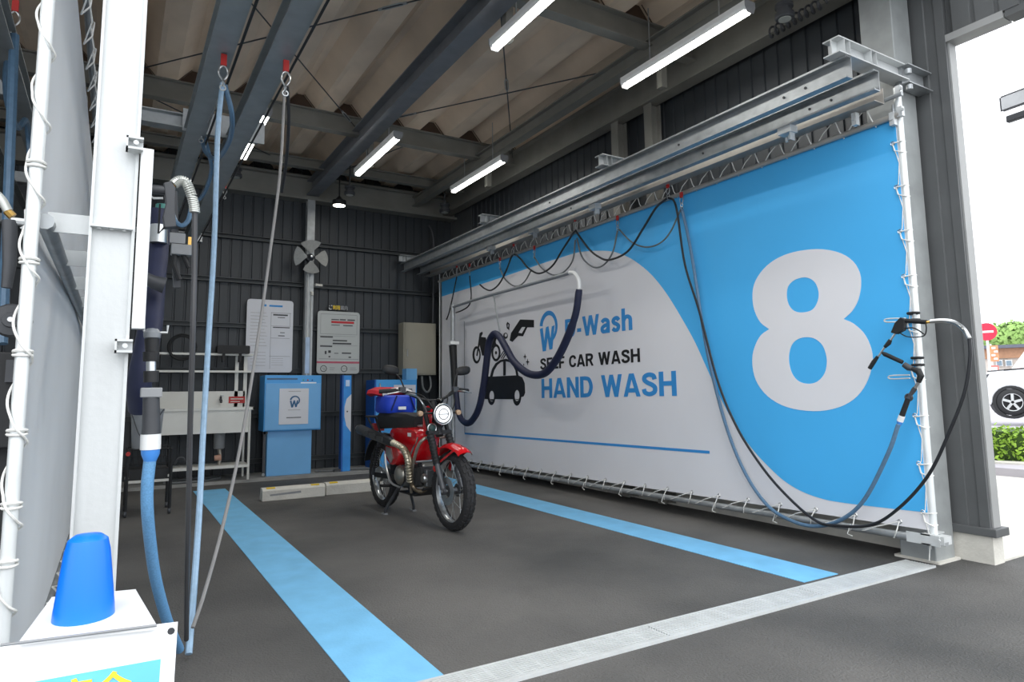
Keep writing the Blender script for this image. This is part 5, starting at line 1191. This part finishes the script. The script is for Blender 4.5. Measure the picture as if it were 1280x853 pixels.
# seat
k = MB(); vs = []; prof = [(.05, .78, .10), (.10, .797, .12), (.25, .80, .125), (.45, .80, .12), (.62, .795, .10), (.74, .775, .07)]
S = []
for x, z, hw in prof:
    S.append([b(x, -hw*.9, z-.085), b(x, -hw, z+.01), b(x, -hw*.82, z+.04), b(x, 0, z+.046), b(x, hw*.82, z+.04), b(x, hw, z+.01), b(x, hw*.9, z-.085)])
for r in S: vs += r
fs = [(i*7+j, i*7+(j+1) % 7, (i+1)*7+(j+1) % 7, (i+1)*7+j) for i in range(len(S)-1) for j in range(7)]+[tuple(range(7))[::-1], tuple(range(len(vs)-7, len(vs)))]
k.add(vs, fs); k.sm = True; mp(k, 'seat', mat('black_seat_vinyl', (30, 31, 33), .7, 0, .04, 10, .1, 80))
# rear rack, fender, lamp
k = MB()
for y in (-.13, -.045, .045, .13): k.tube([b(-.14, y, .80), b(.10, y, .80)], .008, 8)
for x in (-.14, -.06, .02, .09): k.tube([b(x, -.13, .80), b(x, .13, .80)], .008, 8)
for s in (-1, 1): k.tube([b(.06, s*.12, .80), b(.16, s*.11, .66)], .009, 8).tube([b(-.12, s*.12, .80), b(.08, s*.11, .62)], .009, 8)
mp(k, 'rear_rack', BLACK, kind='stuff')
k = MB(); vs = []; c = b(0, 0, .295)
for i in range(13):
    t = math.radians(55+110*i/12)
    for y, d in ((-.07, -.03), (-.06, 0), (0, .012), (.06, 0), (.07, -.03)): vs.append(c+V((math.cos(t)*(.35+d), y, math.sin(t)*(.35+d))))
fs = [(i*5+j, (i+1)*5+j, (i+1)*5+j+1, i*5+j+1) for i in range(12) for j in range(4)]; N = len(vs)
k.add(vs+[p-(p-c).normalized()*.004 for p in vs], fs+[tuple(N+q for q in reversed(f)) for f in fs]); k.sm = True; mp(k, 'rear_fender', BLACK)
mp(MB().cbox(b(-.16, 0, .70), (.05, .10, .07)), 'tail_lamp', REDM)
for s in (-1, 1):
    mp(MB().tube([b(.02, s*.12, .30), b(.16, s*.12, .62)], .014, 10), 'shock_absorber', DGREY)
    k = MB(); d_ = (b(.16, s*.12, .62)-b(.02, s*.12, .30)).normalized()
    for i in range(9): k.torus(b(.02, s*.12, .30)+d_*(.08+.024*i), d_, .026, .0045, 12, 5)
    mp(k, 'spring', BLACK, kind='stuff')
    mp(MB().bar(b(0, s*.09, .295), b(.42, s*.08, .31), .022, .04), 'swing_arm', BLACK)
# engine
en = mp(MB().lathe([(0, -.10), (.075, -.10), (.09, -.08), (.095, .08), (.08, .10), (0, .10)], b(.58, 0, .33), (0, 1, 0), 24), 'crankcase', mat('engine_silver', (120, 122, 122), .35, .6))
mp(MB().lathe([(.0, -.135), (.05, -.132), (.075, -.115), (.08, -.10)], b(.57, -.01, .345), (0, 1, 0), 24), 'clutch_cover', mat('cast_silver', (170, 166, 156), .3, .8), en)
k = MB()
for i in range(8): k.cbox(b(.72+i*.022, 0, .34+i*.003), (.008, .15, .14))
k.cbox(b(.80, 0, .345), (.2, .10, .09)); mp(k, 'cylinder_fins', mat('fin_grey', (84, 84, 84), .5, .5), en, kind='stuff')
mp(MB().cbox(b(.925, 0, .35), (.05, .13, .13)), 'cylinder_head', mat('engine_silver', (120, 122, 122)), en, bw=.008)
mp(MB().lathe([(0, 0), (.03, .0), (.036, .012), (.036, .03)], b(.93, -.09, .35), (0, 1, 0), 16), 'head_cap', SILVER, en)
mp(MB().tube([b(.88, -.12, .475), b(.88, .12, .475)], .008, 8), 'cross_pin', SILVER)
mp(MB().cbox(b(.66, 0, .49), (.10, .07, .07)).tube([b(.70, 0, .44), b(.72, 0, .40)], .02, 8), 'carburettor', BLACK, kind='stuff')
# leg-shield guard pipes (bronze) and skid plate
for s in (-1, 1):
    mp(MB().tube(cr([b(.96, s*.04, .66), b(.985, s*.10, .655), b(.95, s*.135, .60), b(.87, s*.14, .46), b(.82, s*.13, .32), b(.78, s*.11, .23)], 8), .0125, 10), 'guard_pipe', mat('pale_bronze_pipe', (168, 160, 148), .35, .7))
mp(MB().ext([(x-.6275, z) for x, z in ((.50, .20), (.80, .20), (.96, .27), (.955, .285), (.795, .212), (.50, .212))], (0, -.09, 0), (1, 0, 0), (0, 0, 1), (0, .18, 0)), 'skid_plate', BLACK)
# exhaust
ex = mp(MB().tube(cr([b(.93, -.04, .28), b(.90, -.09, .25), b(.84, -.13, .29), b(.87, -.16, .40), b(.88, -.17, .49), b(.82, -.175, .565), b(.70, -.18, .60), b(.56, -.185, .615)], 8), .017, 12), 'exhaust_pipe', BRONZE)
k = MB(); sh_ = cr([b(.845, -.155, .33), b(.875, -.18, .42), b(.87, -.19, .50), b(.81, -.195, .57), b(.70, -.198, .60), b(.60, -.198, .612)], 8)
for i in range(0, len(sh_)-1, 2):
    d = (sh_[min(i+1, len(sh_)-1)]-sh_[max(i-1, 0)]).normalized(); k.torus(sh_[i], d, .021, .005, 12, 4)
k.tube(sh_, .019, 12); mp(k, 'heat_shield', mat('bronze_shield', (190, 182, 162), .35, .8), ex)
mu = mp(MB().tube([b(.62, -.19, .605), b(.55, -.19, .615), b(-.10, -.195, .69), b(-.13, -.195, .695)], [.026, .038, .043, .030], 16), 'muffler', mat('muffler_black', (50, 52, 54), .35, .5))
mp(MB().tube([b(-.125, -.195, .694), b(-.155, -.195, .70)], [.024, .026], 12), 'muffler_tip', SILVER, mu)
k = MB()
for i in range(3): k.cbox(b(.42-.16*i, -.231, .632+.019*i), (.12, .006, .04))
mp(k, 'muffler_shield', mat('dark_steel', (92, 94, 96), .35, .7), mu, kind='stuff')
# centre stand, pegs, pedal, chain case
for s in (-1, 1):
    ls = mp(MB().tube(cr([b(.40, s*.05, .22), b(.37, s*.08, .15), b(.33, s*.125, .05), b(.32, s*.13, .012)], 5), .012, 10), 'stand_leg', DGREY)
    mp(MB().cbox(b(.31, s*.13, .006), (.07, .03, .012)), 'stand_foot', MGREY, ls)
    mp(MB().tube([b(.47, s*.09, .25), b(.47, s*.24, .26)], .012, 8), 'foot_peg', BLACK)
mp(MB().tube(cr([b(.60, -.12, .25), b(.50, -.155, .28), b(.40, -.155, .38), b(.36, -.155, .50)], 5), .009, 8), 'brake_linkage', SILVER)
mp(MB().ext([(x-.6275, z) for x, z in ((.0, .36), (.42, .38), (.42, .28), (.0, .23))], (0, .055, 0), (1, 0, 0), (0, 0, 1), (0, .03, 0)), 'chain_case', BLACK)

# luggage on the rack
M4 = Matrix.Translation((mx, my, 0)) @ Matrix.Rotation(ang, 4, 'Z')
def lg(name, label, cat):
    t = thing(name, label, cat, M4 @ b(.22, 0, .81), ang); return t
def lp(k, name, m_, parent, label=None, bw=0, kind=None):
    off = b(.22, 0, .81); k.v = [tuple(V(p)-off) for p in k.v]; return part(k, name, m_, parent, label=label, local=True, bw=bw, kind=kind)
bb = lg('carry_bag', 'bright blue carry bag strapped on the motorcycle rear rack', 'bag')
BLB = mat('vivid_blue_fabric', (20, 62, 190), .55, 0, .08, 6, .3, 25)
k = MB(); vs = []
for z, sx, sy in ((.838, .14, .13), (.86, .15, .145), (.91, .155, .15), (.975, .145, .14), (.99, .12, .12)):
    for i in range(20):
        t = 2*PI*i/20; e = .45; vs.append(b(.22+math.copysign(abs(math.cos(t))**e, math.cos(t))*sx+.006*math.sin(i*2.1+z*40), math.copysign(abs(math.sin(t))**e, math.sin(t))*sy+.006*math.sin(i*1.7+z*60), z))
k.add(vs, [(j*20+i, j*20+(i+1) % 20, (j+1)*20+(i+1) % 20, (j+1)*20+i) for j in range(4) for i in range(20)]+[tuple(range(20))[::-1], tuple(range(80, 100))]); k.sm = True
lp(k, 'body', BLB, bb)
lp(MB().bar(b(.385, -.11, .86), b(.385, -.06, .985), .02, .006).bar(b(.385, .11, .86), b(.385, .06, .985), .02, .006), 'strap', mat('dark_blue_webbing', (16, 32, 96), .7), bb, kind='stuff')
lp(MB().cbox(b(.402, -.02, .88), (.008, .07, .025)), 'white_tab', WHITE, bb)
rb = lg('cloth_bundle', 'red and white cloth bundle lying on top of the blue bag', 'bundle')
k = MB(); vs = []
for z, s_ in ((.985, .15), (1.0, .18), (1.03, .17), (1.055, .11)):
    for i in range(20):
        t = 2*PI*i/20; vs.append(b(.12+math.cos(t)*s_*.85+.010*math.sin(i*2.7), -.02+math.sin(t)*s_*1.1+.01*math.cos(i*1.9), z+.008*math.sin(i*1.3)))
k.add(vs, [(j*20+i, j*20+(i+1) % 20, (j+1)*20+(i+1) % 20, (j+1)*20+i) for j in range(3) for i in range(20)]+[tuple(range(20))[::-1], tuple(range(60, 80))]); k.sm = True
lp(k, 'red_cloth', mat('red_cloth', (186, 30, 44), .7, 0, .08, 8, .3, 30), rb)
lp(MB().tube(cr([b(.26, -.14, 1.0), b(.28, -.05, 1.03), b(.28, .03, 1.035), b(.27, .12, 1.01)], 5), .022, 10), 'white_cloth', mat('off_white_cloth', (222, 218, 214), .7), rb)

# ================================================================== OUTSIDE, RIGHT
def far(u, v, d):      # point on the ray at ground distance d from the eye
    r = _ray(u, v); return V((0, 0, EYE)) + r*(d/math.hypot(r.x, r.y))
GZ = .12
solo(MB().box(8.5, 60, 1.0, 45, -.1, .10).box(9.6, 60, -20, 1.0, -.1, .10), 'far_ground', mat('far_tarmac', (176, 172, 178), .9, 0, .05, 1), kind='structure')
def far2(u, v, z): return Z(u, v, z)
# kerb + hedge
a = Z(1243, 578, .12); b_ = Z(1330, 582, .12); dv = (b_-a).normalized(); pv = V((-dv.y, dv.x, 0)); 
if pv.x < 0: pv = -pv
K0 = a - dv*2.0; K1 = b_ + dv*6
k = MB().add([K0, K1, K1+pv*.25, K0+pv*.25]+[V((q.x, q.y, -.02)) for q in (K0, K1, K1+pv*.25, K0+pv*.25)], [(0, 1, 2, 3), (7, 6, 5, 4), (0, 4, 5, 1), (1, 5, 6, 2), (2, 6, 7, 3), (3, 7, 4, 0)])
solo(k, 'kerb', CONC, kind='structure')
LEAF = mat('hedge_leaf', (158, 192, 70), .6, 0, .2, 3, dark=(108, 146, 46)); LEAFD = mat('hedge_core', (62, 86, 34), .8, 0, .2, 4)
hg = thing('hedge', 'low bright green clipped hedge beyond the white pavement on the right', 'hedge', (K0+K1)/2+pv*.8)
H0 = K0+pv*.3; L_ = (K1-H0).length
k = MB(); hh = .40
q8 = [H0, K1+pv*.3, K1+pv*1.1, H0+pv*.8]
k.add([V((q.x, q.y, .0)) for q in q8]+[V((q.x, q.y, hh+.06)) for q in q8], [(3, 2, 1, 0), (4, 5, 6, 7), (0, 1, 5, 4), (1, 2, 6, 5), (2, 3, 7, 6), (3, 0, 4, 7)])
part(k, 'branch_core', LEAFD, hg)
k = MB(); rng = random.Random(3)
for i in range(9000):
    s = rng.random()*L_; face = rng.random()
    if face < .5: w_, z = -.04+rng.gauss(0, .03), rng.random()*(hh+.05)+.02
    else: w_, z = rng.random()*.9-.04, hh+.06+rng.gauss(0, .035)+.03*math.sin(s*5)
    c = H0+dv*s+pv*w_; c = V((c.x, c.y, z)); u = V((rng.gauss(0, 1), rng.gauss(0, 1), rng.gauss(0, 1))).normalized(); w2 = u.cross(V((rng.gauss(0, 1), rng.gauss(0, 1), rng.gauss(0, 1)))).normalized(); r = .024+.016*rng.random()
    k.add([c-u*r, c+w2*r*.5, c+u*r, c-w2*r*.5], [(0, 1, 2, 3)])
part(k, 'leaves', LEAF, hg, kind='stuff')
# car
D = 19.0; g0_ = far(1243, 516, D); gz = g0_.z
rgt = V((math.cos(math.radians(-38)), math.sin(math.radians(-38)), 0))    # car axis: nose left, tail to the right
rr_ = _ray(1262, 500); rr_.z = 0; rr_.normalize(); rgt = V((rr_.y, -rr_.x, 0)).normalized(); rgt = (rgt+rr_*.25).normalized()
wc = far(1265, 503, D); 
car = thing('parked_car', 'white hatchback parked beyond the hedge, only its front showing', 'car', V((wc.x, wc.y, gz)))
dep = V((0, 0, 1)).cross(rgt); dep = dep if dep.dot(rr_) > 0 else -dep
R_w = .30; base = V((wc.x, wc.y, wc.z-R_w))
def cpt(s, d, z): return base+rgt*s+dep*d+V((0, 0, z))
WCAR = mat('white_car_paint', (236, 238, 240), .25, 0, .02, 2, coat=.5); GLS = mat('car_glass', (52, 58, 64), .08, 0, .03, 2)
sd_ = [(-.62, .30), (-.66, .55), (-.62, .80), (-.50, .95), (-.10, 1.02), (.38, 1.06), (.72, 1.55), (.9, 1.62), (2.4, 1.62), (2.75, 1.5), (2.85, .9), (2.85, .35), (2.2, .25)]
ar = [(2.0+.36*math.cos(t), .30+.36*math.sin(t)) for t in [PI*i/10 for i in range(11)]][::1]
ar2 = [(.36*math.cos(t), .30+.36*math.sin(t)) for t in [PI*i/10 for i in range(11)]]
out = sd_[:-1]+[(2.4, .25)]+[(p[0]+.0, p[1]) for p in ar]+[(1.6, .22), (.4, .22)]+ar2+[(-.4, .22)]
def cext(k, pts, d0, d1): return k.ext([(p[0], p[1]) for p in pts], base+dep*d0, rgt, V((0, 0, 1)), dep*(d1-d0))
part(cext(MB(), out, -.02, 1.4), 'body', WCAR, car, bw=.05)
part(cext(MB(), [(.45, 1.08), (.76, 1.50), (.95, 1.54), (1.35, 1.54), (1.35, 1.08)], -.03, 0.0), 'front_window', GLS, car)
part(cext(MB(), [(1.42, 1.08), (1.42, 1.54), (2.4, 1.52), (2.55, 1.08)], -.03, 0.0), 'rear_window', GLS, car)
part(cext(MB(), [(-.1, 1.02), (.35, 1.05), (.35, 1.08), (-.1, 1.05)], -.025, 1.38), 'bonnet_edge', BLACK, car)
part(cext(MB(), [(-.64, .72), (-.44, .86), (-.38, .96), (-.48, .92), (-.63, .84)], -.04, 0.02), 'headlamp', DGREY, car)
part(MB().cbox(cpt(.52, -.10, 1.12), (.16, .16, .12)), 'door_mirror', WCAR, car, bw=.02)
for s in (0, 2.0):
    part(MB().lathe([(.31, -.012), (.375, -.012), (.375, .25), (.31, .25), (.31, -.012)], cpt(s, -.02, R_w), dep, 28), 'arch_liner', BLACK, car)
    w_ = part(MB().lathe([(0, .05), (.19, .05), (.195, .0), (.27, .0), (R_w, .02), (R_w, .18), (.2, .2), (0, .2)], cpt(s, -.04, R_w), dep, 28), 'wheel', BLACK, car)
    part(MB().lathe([(.185, -.006), (.2, -.008), (.2, .01), (.185, -.006)], cpt(s, -.04, R_w), dep, 28), 'rim', SILVER, w_)
    for i in range(5):
        t = 2*PI*i/5+.3; c_ = cpt(s, -.045, R_w); e = rgt*math.cos(t)+V((0, 0, math.sin(t))); part(MB().bar(c_+e*.03, c_+e*.19, .055, .014, up=dep), 'wheel_spoke', SILVER, w_)
# houses
def slabf(k, u0, v0, u1, v1, D_, th):
    a = far((u0+u1)/2, v1, D_); rr0 = _ray((u0+u1)/2, 480); rr0.z = 0; rr0.normalize(); t = V((rr0.y, -rr0.x, 0)); wd = abs(u1-u0)/F*D_*.80; 
    zt = far((u0+u1)/2, v0, D_).z; zb = a.z; c = V((a.x, a.y, 0))
    q = [c-t*wd/2, c+t*wd/2, c+t*wd/2+rr0*th, c-t*wd/2+rr0*th]
    return k.add([V((p.x, p.y, zb)) for p in q]+[V((p.x, p.y, zt)) for p in q], [(3, 2, 1, 0), (4, 5, 6, 7), (0, 1, 5, 4), (1, 2, 6, 5), (2, 3, 7, 6), (3, 0, 4, 7)])
ho = thing('house', 'two-storey house with tan upper band and dark roof behind the car', 'house', far(1275, 484, 45))
part(slabf(MB(), 1236, 446, 1330, 492, 45, 6), 'wall', mat('pale_render', (206, 198, 188), .8), ho)
part(slabf(MB(), 1236, 433, 1330, 447, 44.8, 6.4), 'tan_band', mat('tan_siding', (178, 136, 106), .8), ho)
part(slabf(MB(), 1234, 430, 1332, 434, 44.4, 7), 'roof', mat('dark_roof', (96, 100, 112), .7), ho)
for u in (1246, 1258, 1292, 1310):
    w_ = part(slabf(MB(), u, 450, u+7, 458, 44.7, .2), 'window', WHITE, ho); part(slabf(MB(), u+1, 451, u+6, 457, 44.6, .1), 'pane', mat('window_glass', (120, 138, 150), .2), w_)
tr = thing('tree_row', 'row of round green trees showing over the house roof', 'trees', far(1262, 484, 60))
rng = random.Random(5); k = MB(); kc = MB()
for i in range(7):
    c = far(1238+i*14, 425+4*math.sin(i*2), 60); r = 1.1
    kc.lathe([(0, -r), (.7*r, -.7*r), (r, 0), (.7*r, .7*r), (0, r)], c, (0, 0, 1), 10)
    for j in range(500):
        u = V((rng.gauss(0, 1), rng.gauss(0, 1), rng.gauss(0, 1))).normalized(); p = c+u*r*(.9+.3*rng.random()); w2 = u.cross(V((rng.gauss(0, 1), rng.gauss(0, 1), rng.gauss(0, 1)))).normalized(); s2 = .22
        k.add([p-w2*s2, p+u.cross(w2)*s2*.6, p+w2*s2, p-u.cross(w2)*s2*.6], [(0, 1, 2, 3)])
    kc.tube([c-V((0, 0, r)), V((c.x, c.y, 0))], .2, 6)
part(kc, 'trunks_and_cores', mat('tree_core', (92, 118, 66), .8), tr, kind='stuff'); part(k, 'leaves', mat('tree_leaf', (142, 178, 96), .7, 0, .2, 2), tr, kind='stuff')
# banner flag and round road sign
fl_ = thing('roadside_banner', 'orange and white upright roadside banner left of the house', 'banner flag', far(1243, 500, 32))
part(slabf(MB(), 1238, 432, 1248, 452, 32, .03), 'cloth', mat('orange_cloth', (226, 150, 108), .7), fl_)
k = MB()
for i in range(4): k2 = slabf(k, 1240+(i % 2)*3, 434+i*4.5, 1244+(i % 2)*3, 436.5+i*4.5, 31.95, .02)
part(k, 'white_pattern', WHITE, fl_, kind='stuff')
part(slabf(MB(), 1239, 457, 1248, 465, 32, .05), 'red_board', mat('coral_board', (220, 120, 110), .6), fl_)
part(slabf(MB(), 1240.5, 459, 1246.5, 464, 31.9, .03), 'white_board', WHITE, fl_)
p = far(1239, 440, 32.1); part(MB().tube([V((p.x, p.y, 0)), V((p.x, p.y, far(1239, 430, 32).z))], .03, 8), 'pole', WHITE, fl_)
rs = thing('road_sign', 'round red and white road sign on a pole at the edge of the wall', 'road sign', far(1236, 500, 24))
c = far(1233, 415, 24); d_ = -_ray(1233, 415); d_.z = 0; d_.normalize()
part(MB().lathe([(0, 0), (.26, 0), (.26, .02), (0, .02)], c, d_, 28), 'disc', mat('road_sign_red', (214, 40, 70), .4), rs)
t_ = V((d_.y, -d_.x, 0)); part(MB().bar(c+d_*.025-t_*.17, c+d_*.025+t_*.17, .012, .06), 'white_bar', WHITE, rs)
part(MB().tube([c-V((0, 0, .26)), V((c.x, c.y, 0))], .035, 8), 'pole', WHITE, rs)
# overhead lamp and panel at the right edge
ov = thing('overhead_sign', 'pale grey overhead board on arm, with dark lamp below, against the sky at right', 'overhead board', far(1300, 130, 7))
a = far(1252, 122, 7.0); b2 = far(1330, 104, 6.8); a2 = far(1253, 139, 7.0)
hgt = a.z-a2.z; d_ = (b2-a); d_.z = 0; L2 = d_.length; d_.normalize(); n_ = V((d_.y, -d_.x, 0))
zq = a.z-hgt
k = MB().bar(V((a.x, a.y, a.z-hgt/2)), V((a.x, a.y, a.z-hgt/2))+d_*L2, .03, hgt); part(k, 'board', mat('sign_pale_grey', (206, 208, 210), .5), ov)
k = MB()
c0 = V((a.x, a.y, a.z)); 
for zz in (a.z, a.z-hgt): k.bar(V((a.x, a.y, zz)), V((a.x, a.y, zz))+d_*L2, .034, .010)
k.bar(V((a.x, a.y, a.z)), V((a.x, a.y, a.z-hgt)), .034, .010); part(k, 'edging', DGREY, ov, kind='stuff')
q = far(1259, 150, 6.9); part(MB().bar(q, q+d_*1.0, .05, .06), 'lamp', DGREY, ov, bw=.01)
part(MB().bar(V((a.x, a.y, a.z-hgt))+d_*.62, V((q.x, q.y, q.z))+d_*.62, .03), 'lamp_arm', DGREY, ov)
e = V((a.x, a.y, a.z-hgt/2))+d_*L2; part(MB().tube([e, V((e.x, e.y, 0))], .06, 12), 'pole', GALV, ov)
